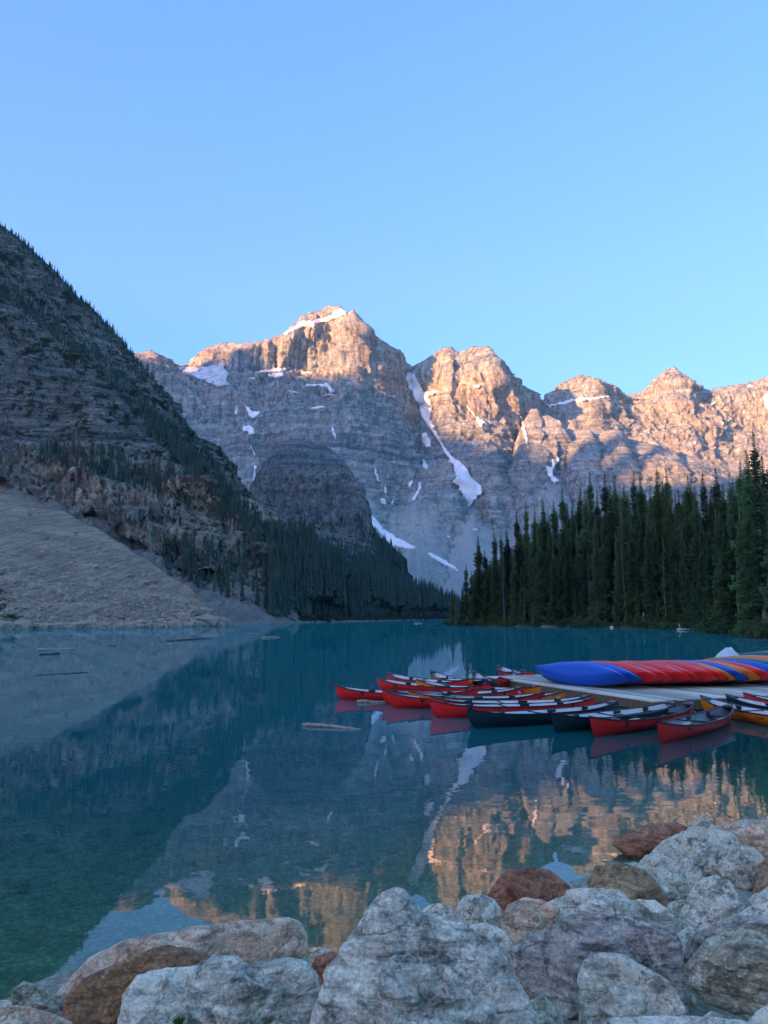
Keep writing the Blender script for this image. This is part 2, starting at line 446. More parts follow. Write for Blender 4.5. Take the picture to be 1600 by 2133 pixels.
# ---- the wall of peaks at the head of the lake
crest_main = [(-700, 700), (-300, 760), (0, 770), (200, 780), (280, 750), (296, 738), (318, 731), (330, 741), (350, 756), (370, 766), (400, 757), (415, 741), (440, 725), (455, 718), (475, 714), (500, 719), (520, 713), (545, 712), (565, 704), (585, 699),
    (600, 690), (612, 679), (622, 666), (630, 657), (640, 659), (652, 650), (672, 643), (690, 637), (700, 640), (712, 641), (725, 650), (738, 647), (748, 660), (760, 673), (770, 697), (785, 705), (800, 713), (812, 728), (825, 746), (838, 765), (852, 778), (862, 771),
    (880, 757), (900, 742), (922, 728), (937, 721), (950, 733), (958, 738), (970, 730), (985, 724), (1005, 722), (1016, 719), (1026, 728), (1030, 748), (1045, 766), (1060, 790), (1078, 806), (1092, 822), (1100, 818), (1115, 828), (1130, 846), (1140, 836), (1155, 816), (1168, 806),
    (1180, 796), (1196, 790), (1212, 779), (1222, 783), (1234, 788), (1252, 800), (1268, 820), (1285, 832), (1302, 843), (1318, 830), (1340, 817), (1355, 808), (1364, 792), (1378, 778), (1400, 764), (1412, 772), (1425, 784), (1436, 804), (1452, 808),
    (1470, 812), (1490, 809), (1512, 806), (1535, 800), (1560, 798), (1580, 792), (1600, 784), (1640, 770), (1700, 800), (1800, 830), (2000, 800), (2400, 850)]
dep_crest = [(-700, 3600), (280, 3300), (318, 3200), (370, 3450), (455, 3250), (500, 3020), (590, 3000), (660, 3120), (690, 3120), (738, 2960), (770, 3040), (838, 3330), (855, 3420), (880, 3330), (935, 3200), (960, 3140), (1022, 2980), (1060, 3120), (1130, 3550), (1170, 3500), (1222, 3380), (1260, 3500), (1302, 3750), (1355, 3600), (1400, 3480), (1440, 3620), (1600, 3500), (2400, 3600)]
m1_y = [(-700, 820), (300, 790), (370, 790), (420, 800), (480, 782), (560, 778), (640, 782), (760, 790), (830, 815), (860, 850), (900, 850), (930, 860), (1000, 880), (1060, 890), (1100, 890), (1150, 862), (1210, 838), (1280, 860), (1340, 870), (1400, 880), (1500, 900), (1600, 900), (2400, 920)]
m1_d = [(-700, 3300), (300, 3150), (420, 3080), (520, 2980), (640, 2960), (735, 2860), (765, 2930), (790, 3010), (855, 3270), (900, 3080), (940, 2900), (1000, 2820), (1040, 2860), (1090, 3080), (1150, 3280), (1230, 3220), (1300, 3420), (1400, 3280), (1450, 3260), (1520, 3350), (1600, 3300), (2400, 3400)]
m2_y = [(-700, 960), (300, 910), (420, 910), (560, 905), (640, 890), (760, 900), (860, 940), (930, 960), (1000, 960), (1060, 970), (1130, 960), (1200, 960), (1300, 960), (1450, 975), (1600, 985), (2400, 1000)]
m2_d = [(-700, 2900), (300, 2800), (420, 2720), (600, 2640), (700, 2560), (800, 2640), (870, 2860), (940, 2640), (1020, 2560), (1090, 2720), (1160, 2900), (1300, 3000), (1450, 2980), (1600, 3000), (2400, 3100)]
f_y = [(-700, 1060), (300, 1050), (470, 1040), (520, 1045), (545, 1070), (580, 1060), (640, 1060), (740, 1045), (765, 1050), (800, 1070), (830, 1062), (862, 1045), (900, 1070), (930, 1108), (950, 1095), (965, 1070), (985, 1050), (1000, 1075), (1030, 1110), (1080, 1100), (1120, 1050), (1150, 1010), (1175, 1020), (1210, 1060), (1300, 1080), (1600, 1090), (2400, 1100)]
f_d = [(-700, 2500), (300, 2500), (640, 2380), (760, 2350), (800, 2380), (860, 2440), (930, 2220), (985, 2480), (1030, 2260), (1090, 2350), (1150, 2500), (1210, 2450), (1300, 2500), (1600, 2500), (2400, 2500)]
b_y = [(-700, 1270), (2400, 1270)]
b_d = [(-700, 1750), (700, 1650), (1000, 1600), (1600, 1750), (2400, 1800)]
rows_main = [
    ([(-700, 1284), (2400, 1284)], [(-700, 1000), (2400, 1000)], 14, 0.05, 1.0, 0.2),
    (b_y, b_d, 95, 0.1, 1.0, 0.0),
    (f_y, f_d, 80, [(-700, 0.8), (2400, 0.8)], 0.55, 0.0),
    (m2_y, m2_d, 70, 1.0, 0.0, 0.0),
    (m1_y, m1_d, 75, 1.0, 0.1, 0.0),
    (crest_main, dep_crest, 0, 1.0, 0.0, 0.0)]
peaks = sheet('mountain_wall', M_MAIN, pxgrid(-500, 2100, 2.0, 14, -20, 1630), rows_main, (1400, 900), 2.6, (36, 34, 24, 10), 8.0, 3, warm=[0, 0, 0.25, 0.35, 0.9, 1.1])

# ---- the lower ridge in front of the right-hand peaks
r_crest = [(1040, 1010), (1075, 930), (1095, 872), (1108, 852), (1118, 848), (1128, 864), (1150, 870), (1168, 878), (1176, 892), (1195, 896), (1228, 893), (1236, 904), (1250, 901), (1275, 896), (1298, 898), (1308, 918), (1330, 921), (1358, 925), (1385, 934), (1410, 942), (1443, 951), (1462, 972), (1475, 1000), (1500, 1040), (1560, 1080)]
r_dc = [(1040, 2700), (1110, 2800), (1170, 2680), (1182, 2760), (1230, 2640), (1240, 2720), (1296, 2580), (1310, 2680), (1360, 2560), (1410, 2520), (1425, 2600), (1460, 2500), (1560, 2500)]
front_ridge = sheet('front_ridge', M_MAIN, np.arange(1040, 1561, 2.0), [
    ([(1040, 1180), (1560, 1180)], [(1040, 2150), (1560, 2050)], 60, 0.3, 0.9, 0.1),
    ([(1040, 1070), (1130, 1030), (1160, 1000), (1200, 1030), (1300, 1040), (1560, 1085)], [(1040, 2450), (1130, 2420), (1160, 2520), (1230, 2330), (1300, 2330), (1420, 2280), (1560, 2350)], 70, 1.0, 0.3, 0),
    (r_crest, r_dc, 0, 1.0, 0.0, 0)], (500, 420), 2.2, (30, 30, 18, 8), 4.0, 3)

# ---- the wooded hill with the rounded cliff
hill = sheet('wooded_hill', M_HILL, np.arange(470, 1240, 2.0), [
    (None, [(470, 560), (640, 600), (760, 700), (840, 790), (950, 940), (1240, 1050)], 8, 0.0, 0.8, 0.6),
    ([(470, 1283), (640, 1279), (760, 1280), (950, 1282), (1240, 1283)], [(470, 600), (640, 640), (760, 740), (840, 830), (950, 980), (1240, 1100)], 80, 0.1, 0.2, 1.0),
    ([(470, 1150), (560, 1128), (600, 1100), (640, 1112), (740, 1140), (768, 1140), (800, 1165), (838, 1205), (850, 1232), (880, 1248), (950, 1266), (1000, 1276), (1240, 1281)], [(470, 1250), (600, 1320), (740, 1330), (800, 1300), (838, 1250), (950, 1200), (1240, 1250)], 60, [(470, 1), (750, 1), (790, 0.2), (1240, 0)], [(470, 0.5), (600, 0.1), (750, 0), (1240, 0)], [(470, 0.4), (560, 0.5), (620, 0.3), (760, 0.4), (800, 0.9), (1240, 1)]),
    ([(470, 1120), (520, 1060), (560, 1010), (600, 1000), (680, 1002), (738, 1015), (752, 1070), (768, 1108), (800, 1135), (838, 1168), (848, 1212), (880, 1234), (950, 1260), (1000, 1272), (1240, 1279)], [(470, 1320), (560, 1420), (740, 1400), (800, 1330), (838, 1290), (950, 1230), (1240, 1270)], 60, [(470, 1), (740, 1), (780, 0.2), (1240, 0)], 0.0, [(470, 0.4), (560, 0.35), (740, 0.35), (790, 0.9), (1240, 1)]),
    ([(470, 1110), (500, 1065), (525, 1025), (548, 978), (562, 940), (590, 918), (620, 914), (655, 922), (690, 935), (716, 958), (736, 988), (748, 1010), (756, 1062), (770, 1100), (802, 1128), (838, 1160), (850, 1205), (880, 1228), (950, 1256), (1000, 1270), (1240, 1278)], [(470, 1350), (560, 1600), (680, 1640), (748, 1460), (800, 1350), (840, 1310), (950, 1250), (1240, 1290)], 0, 0.6, 0.0, [(470, 0.4), (600, 0.42), (740, 0.4), (790, 0.9), (1240, 1)])],
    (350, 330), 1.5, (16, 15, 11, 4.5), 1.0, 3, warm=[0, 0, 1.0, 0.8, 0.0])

# ---- the dark mountain on the left
l_crest = [(-900, 150), (-500, 220), (-200, 330), (0, 468), (30, 490), (60, 515), (100, 552), (140, 598), (185, 640), (230, 688), (265, 730), (300, 772), (325, 812), (350, 862), (390, 905), (425, 945), (450, 985), (480, 1035), (520, 1080), (560, 1122), (600, 1160), (640, 1192), (700, 1222), (760, 1248), (850, 1270), (950, 1284)]
left_px = pxgrid(-700, 950, 2.0, 14, -20, 950)
left = sheet('left_mountain', M_LEFT, left_px, [
    (None, [(-700, 178), (0, 190), (200, 205), (400, 240), (485, 268), (560, 340), (640, 410), (760, 530), (850, 690), (950, 910)], 6, 0, 1.0, 0.0),
    ([(-700, 1297), (0, 1297), (400, 1296), (485, 1295), (560, 1293), (640, 1291), (760, 1289), (950, 1288)], [(-700, 320), (0, 320), (400, 310), (485, 315), (560, 365), (640, 430), (760, 545), (950, 920)], 60, 0.05, [(-700, 1), (600, 1), (680, 0.3), (950, 0.1)], [(-700, 0), (480, 0.38), (600, 0.4), (660, 0.8), (950, 1)]),
    ([(-700, 900), (0, 1040), (100, 1068), (180, 1105), (250, 1146), (300, 1172), (400, 1232), (480, 1252), (540, 1262), (600, 1276), (640, 1283), (760, 1280), (950, 1287)], [(-700, 420), (0, 470), (250, 440), (400, 420), (500, 420), (560, 430), (640, 480), (760, 600), (950, 930)], 95, 0.9, [(-700, 0.5), (400, 0.5), (560, 0.3), (950, 0)], [(-700, 0.1), (480, 0.45), (600, 0.7), (950, 1)]),
    ([(-700, 800), (0, 945), (100, 958), (200, 972), (300, 996), (400, 1032), (480, 1080), (530, 1120), (580, 1170), (640, 1222), (760, 1260), (950, 1285.5)], [(-700, 470), (0, 520), (200, 500), (400, 480), (500, 480), (580, 500), (640, 540), (760, 650), (950, 945)], 20, 1.0, 0.0, [(-700, 0.2), (500, 0.3), (580, 0.6), (640, 1), (950, 1)]),
    ([(-700, 770), (0, 905), (100, 915), (200, 930), (300, 955), (400, 1000), (480, 1062), (530, 1106), (580, 1158), (640, 1212), (760, 1257), (950, 1285)], [(-700, 520), (0, 570), (200, 550), (400, 530), (500, 520), (580, 530), (640, 560), (760, 670), (950, 950)], 110, 0.7, 0.1, [(-700, 0.5), (0, 0.45), (300, 0.55), (500, 0.6), (640, 1), (950, 1)]),
    ([(-700, 430), (0, 625), (100, 690), (200, 752), (280, 822), (350, 908), (400, 955), (450, 1008), (500, 1066), (560, 1132), (640, 1200), (760, 1252), (950, 1284.5)], [(-700, 700), (0, 720), (300, 720), (450, 680), (560, 640), (640, 640), (760, 720), (950, 960)], 90, 0.8, 0.0, [(-700, 0.5), (0, 0.52), (450, 0.5), (560, 0.7), (640, 1), (950, 1)]),
    (l_crest, [(-900, 900), (0, 860), (300, 860), (450, 780), (560, 700), (640, 680), (760, 740), (950, 965)], 0, 0.8, 0.0, [(-700, 0.4), (0, 0.45), (560, 0.6), (640, 1), (950, 1)])],
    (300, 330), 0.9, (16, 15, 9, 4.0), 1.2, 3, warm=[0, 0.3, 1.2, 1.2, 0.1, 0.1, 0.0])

# ---- talus fan that runs down into the lake at the left
M_TALUS = mat_mountain('talus_rubble', 0.35, (0.2, 0.18, 0.16), (0.3, 0.27, 0.23), (0.30, 0.24, 0.19), (0.40, 0.325, 0.23), 0.3, 0.3, fan=0.85)
talus = sheet('talus_fan', M_TALUS, np.concatenate([np.arange(-700, -20, 14), np.arange(-20, 492, 2.0)]), [
    (None, [(-700, 172), (0, 182), (200, 198), (400, 232), (492, 272)], 5, 0, 1, 0),
    ([(-700, 1300), (0, 1303), (200, 1302), (400, 1300), (492, 1302.5)], [(-700, 190), (0, 196), (200, 212), (400, 242), (492, 273)], 80, 0.05, 1, [(-700, 0.6), (0, 0.6), (50, 0.5), (95, 0.2), (130, 0.0), (492, 0)]),
    ([(-700, 1100), (0, 1150), (200, 1202), (330, 1242), (420, 1274), (492, 1302.4)], [(-700, 300), (0, 300), (200, 290), (330, 275), (420, 262), (492, 274)], 70, 0.10, 1, [(-700, 0.4), (0, 0.38), (30, 0.2), (60, 0), (492, 0)]),
    ([(-700, 840), (-200, 935), (0, 1008), (50, 1026), (100, 1047), (180, 1090), (250, 1130), (330, 1186), (400, 1236), (450, 1272), (492, 1302.3)], [(-700, 430), (0, 455), (100, 440), (250, 390), (400, 300), (450, 275), (492, 275)], 0, 0.10, 1, 0)],
    (60, 60), 0.5, (10, 4, 0.5, 2.0), 1.2, 2)

dg = bpy.context.evaluated_depsgraph_get()
dg.update()

def cast(px, py, objs):
    a, b = ray(px, py)
    d = Vector((float(a), 1.0, float(b))).normalized()
    best = None
    for o in objs:
        ok, loc, nrm, _ = o.ray_cast(Vector((0, 0, EYE)), d)
        if ok and (best is None or loc.y < best[0].y): best = (loc.copy(), nrm.copy(), o)
    return best

# ---- unseen range behind the camera, crest shaped to shade the lake and lower walls
shade_line = [(300, 740), (400, 770), (455, 752), (472, 722), (545, 716), (566, 768), (610, 780), (700, 786), (760, 792), (812, 808), (860, 840), (905, 858), (935, 905), (990, 945), (1050, 936), (1090, 905), (1130, 955), (1175, 962), (1230, 982), (1300, 1005), (1400, 1010), (1468, 1000), (1520, 972), (1600, 962)]
rp = []
for px, py in shade_line:
    h = cast(px, py, [peaks, front_ridge, hill])
    if h: rp.append(np.array(h[0]) + SUNV / math.cos(SUN_EL) * 8200)
rp = np.array(rp)
side = np.array([-math.cos(SUN_AZ), math.sin(SUN_AZ), 0])      # along the range, to the left of the sun ray
tt = rp @ side
o_ = np.argsort(-tt); rp = rp[o_]
first, last = rp[0], rp[-1]
pre = [first + side * k * 900 + np.array([0, 0, -40 * k]) for k in (4, 3, 2, 1)]
post = [last - side * k * 700 + np.array([0, 0, 40.0 * k]) for k in range(1, 8)]
line = np.array(pre + list(rp) + post)
n = 240
ti = np.linspace(0, len(line) - 1, n)
cl = np.stack([np.interp(ti, np.arange(len(line)), line[:, k]) for k in range(3)], -1)
away = np.array([SUNV[0], SUNV[1], 0]); away /= np.linalg.norm(away)
rowsb = []
for k in np.linspace(-1, 1, 41):
    q = cl + away * (1600 * k)
    q[:, 2] = cl[:, 2] * (1 - abs(k) ** 0.8) - 5
    if abs(k) > 0.04:
        q[:, 2] += 90 * (1 - abs(k)) * fbm(q / 420.0, 4)
    rowsb.append(q)
me = mesh_np('shade_range', np.array(rowsb).reshape(-1, 3), grid_faces(41, n))
attr(me, 'warm', np.zeros(41 * n)); attr(me, 'scree', np.zeros(41 * n)); attr(me, 'veg', np.zeros(41 * n))
tag(obj('unseen_shade_range', me, M_MAIN), kind='structure')

# ---- snow and pale scree lying on the wall
def patch(name, parent, mat, poly, g=2.0, jag=3.0, lift=2.5, thick=4.0, objs=None, even=2):
    poly = np.array(poly, float)
    x0, y0 = poly.min(0) - 4; x1, y1 = poly.max(0) + 4
    xs = np.arange(x0, x1, g); ys = np.arange(y0, y1, g)
    X, Y = np.meshgrid(xs, ys)
    nz = np.stack([X / 9, Y / 9, 0 * X + poly[0, 0]], -1)
    U = X + jag * fbm(nz, 3); W = Y + jag * fbm(nz + 40, 3)
    ins = np.zeros(X.shape, bool)
    j = len(poly) - 1
    for i in range(len(poly)):
        xi, yi = poly[i]; xj, yj = poly[j]
        c = ((yi > W) != (yj > W)) & (U < (xj - xi) * (W - yi) / (yj - yi + 1e-9) + xi)
        ins ^= c; j = i
    idx = -np.ones(X.shape, int); V = []; 
    for r in range(X.shape[0]):
        for c in range(X.shape[1]):
            if ins[r, c]:
                h = cast(X[r, c], Y[r, c], objs or [parent])
                if h:
                    nr = h[1] if h[1].y < 0 else -h[1]
                    idx[r, c] = len(V); V.append(np.array(h[0]) + np.array(nr) * 0.4 * lift + np.array([0, -0.8 * lift, 0.3 * lift]))
    if len(V) < 4: return None
    V = np.array(V)
    a = idx[:-1, :-1]; b = idx[:-1, 1:]; c = idx[1:, 1:]; d = idx[1:, :-1]
    ok = (a >= 0) & (b >= 0) & (c >= 0) & (d >= 0)
    F = np.stack([a[ok], d[ok], c[ok], b[ok]], -1)
    if not len(F): return None
    dd = V[F][..., 1]; F = F[(dd.max(1) - dd.min(1)) < 260]
    if not len(F): return None
    # even out the blanket a little
    for _ in range(even):
        cnt = np.ones(len(V)); acc = V.copy()
        for k in range(4):
            np.add.at(acc, F[:, k], V[F[:, (k + 1) % 4]]); np.add.at(cnt, F[:, k], 1)
        V = 0.4 * V + 0.6 * acc / cnt[:, None]
    me = mesh_np(name, V, F)
    o = obj(name, me, mat, parent)
    md = o.modifiers.new('thickness', 'SOLIDIFY'); md.thickness = thick; md.offset = -1
    return o

t = NT('old_snow'); p = t.pos()
M_SNOW = t.bsdf(t.mix(t.ramp(t.noise(p, 0.03, 6, 0.65), [(0.35, 0), (0.7, 1)]), (0.93, 0.93, 0.93), (0.78, 0.78, 0.78)), 0.7, t.bump(t.noise(p, 0.06, 5), 0.5, 4.0), 0.3)
t = NT('glacier_ice'); p = t.pos()
M_ICE = t.bsdf(t.mix(t.ramp(t.noise(t.scale(p, (0.02, 0.02, 0.08)), 1, 6, 0.65), [(0.35, 0), (0.65, 1)]), (0.70, 0.76, 0.80), (0.42, 0.50, 0.55)), 0.55, t.bump(t.noise(p, 0.05, 5), 0.7, 6.0), 0.3)
t = NT('pale_scree'); p = t.pos()
M_PSCREE = t.bsdf(t.mix(0.8, (0.36, 0.35, 0.335), t.ramp(t.noise(p, 0.25, 6, 0.7), [(0.3, 0.6), (0.7, 1.35)]), 'MULTIPLY'), 0.95, None, 0.1)
def r2(pts): return [(280 + x / 2.222, 620 + y / 2.222) for x, y in pts]
def r3(pts): return [(840 + x / 2.105, 690 + y / 2.105) for x, y in pts]
SN = [
 ('snow_couloir', r3([(11, 172), (49, 186), (77, 240), (97, 280), (121, 300), (131, 340), (117, 380), (141.65, 430), (169.4, 480), (207.7, 540), (272.45, 590), (300, 640), (348, 680), (352, 712), (312, 752), (290, 785), (268, 740), (238, 690), (208, 665), (232, 640), (211.55, 590), (168.4, 520), (119.25, 450), (81, 390), (61, 330), (31, 265), (5, 215)])),
 ('summit_snowfield', r2([(672, 184), (720, 152), (745, 128), (775, 106), (830, 112), (850, 98), (910, 84), (920, 58), (960, 56), (997, 72), (955, 98), (892, 118), (852, 128), (840, 153), (800, 143), (760, 152), (715, 180)])),
 ('snow_patch', r2([(550, 345), (620, 335), (660, 320), (708, 328), (702, 345), (640, 350), (560, 354)])),
 ('snow_patch', r2([(618, 352), (690, 345), (702, 365), (650, 377), (613, 374)])),
 ('snow_patch', r2([(495, 480), (520, 502), (548, 524), (594, 528), (558, 568), (538, 567), (518, 527)])),
 ('snow_patch', r2([(497, 592), (540, 587), (552, 608), (568, 634), (540, 638), (500, 616)])),
 ('snow_patch', r2([(464, 503), (482, 503), (482, 546), (460, 550)])),
 ('snow_patch', r2([(553, 778), (572, 780), (563, 835), (552, 858), (545, 820)])),
 ('snow_patch', r2([(780, 402), (880, 398), (888, 384), (907, 408), (934, 440), (910, 449), (890, 418), (790, 414)])),
 ('snow_patch', r2([(868, 452), (925, 442), (922, 454), (880, 464)])),
 ('snow_patch', r2([(803, 510), (880, 500), (888, 515), (820, 523)])),
 ('snow_patch', r2([(1043, 935), (1078, 978), (1113, 1018), (1153, 1072), (1212, 1107), (1272, 1137), (1314, 1163), (1270, 1171), (1198, 1153), (1157, 1118), (1102, 1058), (1066, 1012)])),
 ('snow_patch', r2([(1343, 1177), (1400, 1196), (1462, 1232), (1508, 1266), (1490, 1273), (1428, 1238), (1368, 1208)])),
 ('snow_patch', r2([(1138, 932), (1160, 926), (1178, 955), (1155, 971), (1138, 957)])),
 ('snow_patch', r2([(1330, 628), (1352, 622), (1373, 660), (1378, 692), (1350, 698), (1322, 666)])),
 ('snow_patch', r2([(1328, 742), (1347, 758), (1363, 780), (1352, 803), (1332, 792)])),
 ('snow_patch', r2([(1318, 846), (1333, 880), (1313, 918), (1290, 950), (1282, 936), (1308, 890)])),
 ('snow_patch', r2([(1285, 836), (1294, 860), (1265, 890), (1262, 870)])),
 ('snow_patch', r2([(908, 598), (926, 602), (943, 645), (931, 662), (913, 622)])),
 ('snow_patch', r2([(1108, 790), (1122, 792), (1138, 855), (1126, 860), (1112, 820)])),
 ('snow_patch', r2([(1160, 862), (1168, 880), (1178, 912), (1160, 915), (1150, 880)])),
 ('snow_patch', r2([(1190, 936), (1206, 930), (1202, 962), (1190, 962)])),
 ('snow_patch', r2([(720, 335), (830, 348), (828, 356), (720, 346)])),
 ('snow_patch', r2([(528, 370), (560, 368), (560, 382), (530, 382)])),
 ('snow_patch', r2([(690, 422), (760, 440), (770, 455), (740, 446)])),
 ('snow_patch', r2([(525, 670), (540, 680), (566, 740), (558, 742)])),
 ('snow_patch', r3([(268, 306), (303, 348), (323, 378), (348, 388), (364, 400), (346, 424), (328, 412), (312, 377), (287, 352)])),
 ('snow_patch', r3([(513, 356), (527, 400), (543, 450), (552, 542), (540, 505), (523, 442), (510, 392)])),
 ('snow_patch', r3([(618, 587), (645, 598), (653, 568), (686, 547), (690, 570), (667, 590), (657, 630), (689, 660), (660, 671), (632, 642)])),
 ('snow_patch', r3([(616, 325), (700, 306), (750, 292), (790, 284), (830, 290), (905, 282), (905, 294), (800, 308), (720, 321), (640, 338)])),
 ('snow_patch', r3([(1268, 458), (1288, 490), (1282, 506), (1270, 482)])),
 ('snow_patch', r3([(1572, 288), (1606, 268), (1606, 362), (1584, 332)])),
 ('snow_patch', r3([(298, 856), (333, 872), (325, 884), (300, 872)])),
 ('snow_patch', r3([(303, 233), (348, 238), (330, 258), (308, 252)])),
 ('snow_patch', r3([(85, 268), (157, 259), (132, 288), (98, 288)])),
 ('snow_patch', r3([(185, 896), (208, 896), (208, 908), (190, 908)])),
 ('snow_patch', r3([(515, 712), (536, 714), (532, 728), (518, 722)])),
 ('snow_patch', r3([(706, 588), (728, 592), (720, 602)])),
 ('snow_patch', r3([(1350, 312), (1372, 306), (1366, 328), (1352, 326)])),
 ('snow_patch', r3([(1388, 405), (1430, 385), (1472, 368), (1432, 392), (1396, 420)])),
 ('snow_patch', r3([(1510, 232), (1545, 240), (1530, 250), (1512, 244)])),
 ('snow_patch', r3([(1182, 322), (1194, 318), (1190, 342), (1180, 340)])),
 ('snow_patch', [(336, 757), (358, 764), (352, 770), (340, 764)]),
]
both = [peaks, front_ridge]
for nm, poly in SN:
    big = nm != 'snow_patch'
    patch(nm, peaks, M_SNOW, poly, 2.0, 2.2, 9.0 if big else 5.0, 14.0 if big else 7.0, both, 8 if big else 2)
patch('glacier', peaks, M_ICE, r2([(190, 322), (280, 318), (360, 313), (415, 300), (424, 335), (444, 345), (424, 372), (450, 406), (400, 413), (355, 402), (308, 388), (280, 372), (230, 348)]), 2.0, 3.0, 4, 8, both)
patch('scree_chute', peaks, M_PSCREE, [(978, 1056), (1000, 1072), (1022, 1105), (1050, 1150), (1100, 1215), (1110, 1262), (915, 1262), (925, 1205), (930, 1160), (945, 1118), (962, 1090)], 3.0, 14, 2.0, 3.0)
# ---- near shore and lake bed: one sheet
SH = np.array([(-400, 8), (-60, 5.5), (-10, 6.0), (-3.3, 6.6), (-1.0, 7.0), (0.4, 8.0), (1.6, 8.8), (3.0, 10.0), (6.4, 12.6), (12, 15.5), (20, 19), (32, 40), (60, 70), (95, 105), (400, 160)])
def shore_y(x): return np.interp(x, SH[:, 0], SH[:, 1])
def ground_z(x, y):
    x = np.asarray(x, float); y = np.asarray(y, float)
    e = shore_y(x) - y
    up = np.interp(-y, [3, 8, 16, 26, 60], [0, 1.0, 6, 11, 12])  # unseen bank behind the camera, raised to darken boulder sides facing it
    return up + np.where(e > 0, 1.05 * (1 - np.exp(-e * 0.15)), np.maximum(e * 0.13, -5.0 + 0 * e))
gx = np.concatenate([np.linspace(-400, -12, 40), np.linspace(-11.5, 20, 220), np.linspace(21, 400, 50)])
gy = np.concatenate([np.linspace(-60, -1, 20), np.linspace(-0.8, 30, 240), np.linspace(32, 110, 30), np.linspace(130, 1100, 20)])
GX, GY = np.meshgrid(gx, gy)
GZ = ground_z(GX, GY)
near = (np.abs(GX) < 21) & (GY < 31)
q = np.stack([GX, GY, 0 * GX], -1)
GZ = GZ + np.where(near, 0.05 * fbm(q * 1.7, 4) + 0.03 * fbm(q * 7, 3), 0)
t = NT('shore_gravel'); p = t.pos()
n1 = t.noise(p, 3.0, 6, 0.7); v = t.voro(p, 9.0)
c = t.mix(t.ramp(n1, [(0.35, 0), (0.65, 1)]), (0.24, 0.24, 0.17), (0.42, 0.40, 0.29))
c = t.mix(0.7, c, t.ramp(t.voro(p, 14.0), [(0.1, 1.4), (0.6, 0.6)]), 'MULTIPLY')
M_GRAVEL = t.bsdf(c, 0.9, t.bump(t.math('ADD', n1, v), 0.6, 0.05), 0.2)
g = mesh_np('shore_ground', np.stack([GX, GY, GZ], -1).reshape(-1, 3), grid_faces(*GX.shape))
tag(obj('shore_ground', g, M_GRAVEL), kind='structure')

# ---- land under the forest on the right
LS = np.array([(933, 1302), (960, 1303.5), (1100, 1305), (1230, 1306.5), (1300, 1308), (1380, 1309.5), (1450, 1312), (1490, 1317), (1530, 1323), (1600, 1330), (1700, 1340)])
coast = [at_z(a_, b_, 0.0)[:2] for a_, b_ in LS]
coast = np.array([(420, 520), (160, 390), (60, 330), (30, 303)] + list(coast) + [(62, 85), (120, 75), (420, 70)])
def coast_dist(x, y):
    """metres inland (negative over water)"""
    x = np.asarray(x, float); y = np.asarray(y, float)
    best = np.full(x.shape, 1e9); sg = np.ones(x.shape)
    ins = np.zeros(x.shape, bool); j = len(coast) - 1
    for i in range(len(coast)):
        (x0, y0), (x1, y1) = coast[j], coast[i]
        ins ^= ((y1 > y) != (y0 > y)) & (x < (x0 - x1) * (y - y1) / (y0 - y1 + 1e-9) + x1); 
        ex, ey = x1 - x0, y1 - y0
        t_ = np.clip(((x - x0) * ex + (y - y0) * ey) / (ex * ex + ey * ey), 0, 1)
        d_ = np.hypot(x - x0 - t_ * ex, y - y0 - t_ * ey)
        if i: best = np.minimum(best, d_)
        j = i
    return np.where(ins, best, -best)
def land_z(x, y):
    d_ = coast_dist(x, y)
    return np.interp(d_, [-6, -0.3, 0.2, 1.2, 4, 10, 25, 45, 80, 200], [-3, -0.25, 0.15, 0.6, 1.0, 2.2, 5, 8.5, 11, 12])
lx = np.concatenate([np.arange(14, 110, 0.8), np.arange(112, 420, 8)]); ly = np.concatenate([np.arange(70, 330, 1.2), np.arange(334, 540, 8)])
LX, LY = np.meshgrid(lx, ly)
wob = np.stack([LX / 5, LY / 5, 0 * LX], -1)
wx_ = LX + 1.6 * fbm(wob, 3); wy_ = LY + 1.6 * fbm(wob + 20, 3)
LZ = land_z(wx_, wy_); LZ = LZ + np.where(LZ > 0.3, 0.35 * fbm(wob * 2, 3), 0)
P = np.stack([LX, LY, LZ], -1)
t = NT('forest_floor'); p = t.pos(); n1 = t.noise(p, 0.5, 6, 0.7)
M_FLOOR = t.bsdf(t.mix(t.ramp(n1, [(0.4, 0), (0.6, 1)]), (0.05, 0.055, 0.03), (0.12, 0.095, 0.07)), 0.95, t.bump(n1, 0.6, 0.4), 0.1)
me = mesh_np('forest_land', P.reshape(-1, 3), grid_faces(P.shape[0], P.shape[1]))
land = obj('forest_land', me, M_FLOOR); tag(land, kind='structure')

# ---- the lake
wx = np.concatenate([np.linspace(-1500, -14, 24), np.linspace(-12, 16, 113), np.linspace(20, 1500, 24)])
wy = np.concatenate([np.linspace(1, 24, 116), np.linspace(25, 1500, 70)])
WX, WY = np.meshgrid(wx, wy)
dep = np.maximum(-ground_z(WX, WY), 0)
me = mesh_np('lake', np.stack([WX, WY, 0 * WX], -1).reshape(-1, 3), grid_faces(*WX.shape))
attr(me, 'depth', dep)
t = NT('lake_water'); p = t.pos()
wv1 = t.noise(t.scale(p, (1.0, 1.5, 1)), 1.1, 2, 0.45, 0.3)
wv2 = t.noise(t.scale(p, (1.0, 1.3, 1), (3, 9, 0)), 4.2, 2, 0.5)
wv3 = t.noise(t.scale(p, (0.05, 0.11, 1)), 1.0, 2, 0.5)
hh = t.math('ADD', t.math('MULTIPLY', wv1, 1.0), t.math('MULTIPLY', wv2, 0.05))
calm = t.ramp(wv3, [(0.35, 0.45), (0.65, 1.0)])
nrm = t.bump(t.math('MULTIPLY', hh, calm), 1.0, 0.0024)
fr = t.n('ShaderNodeFresnel'); fr.inputs['IOR'].default_value = 1.42; t.put(fr.inputs['Normal'], nrm)
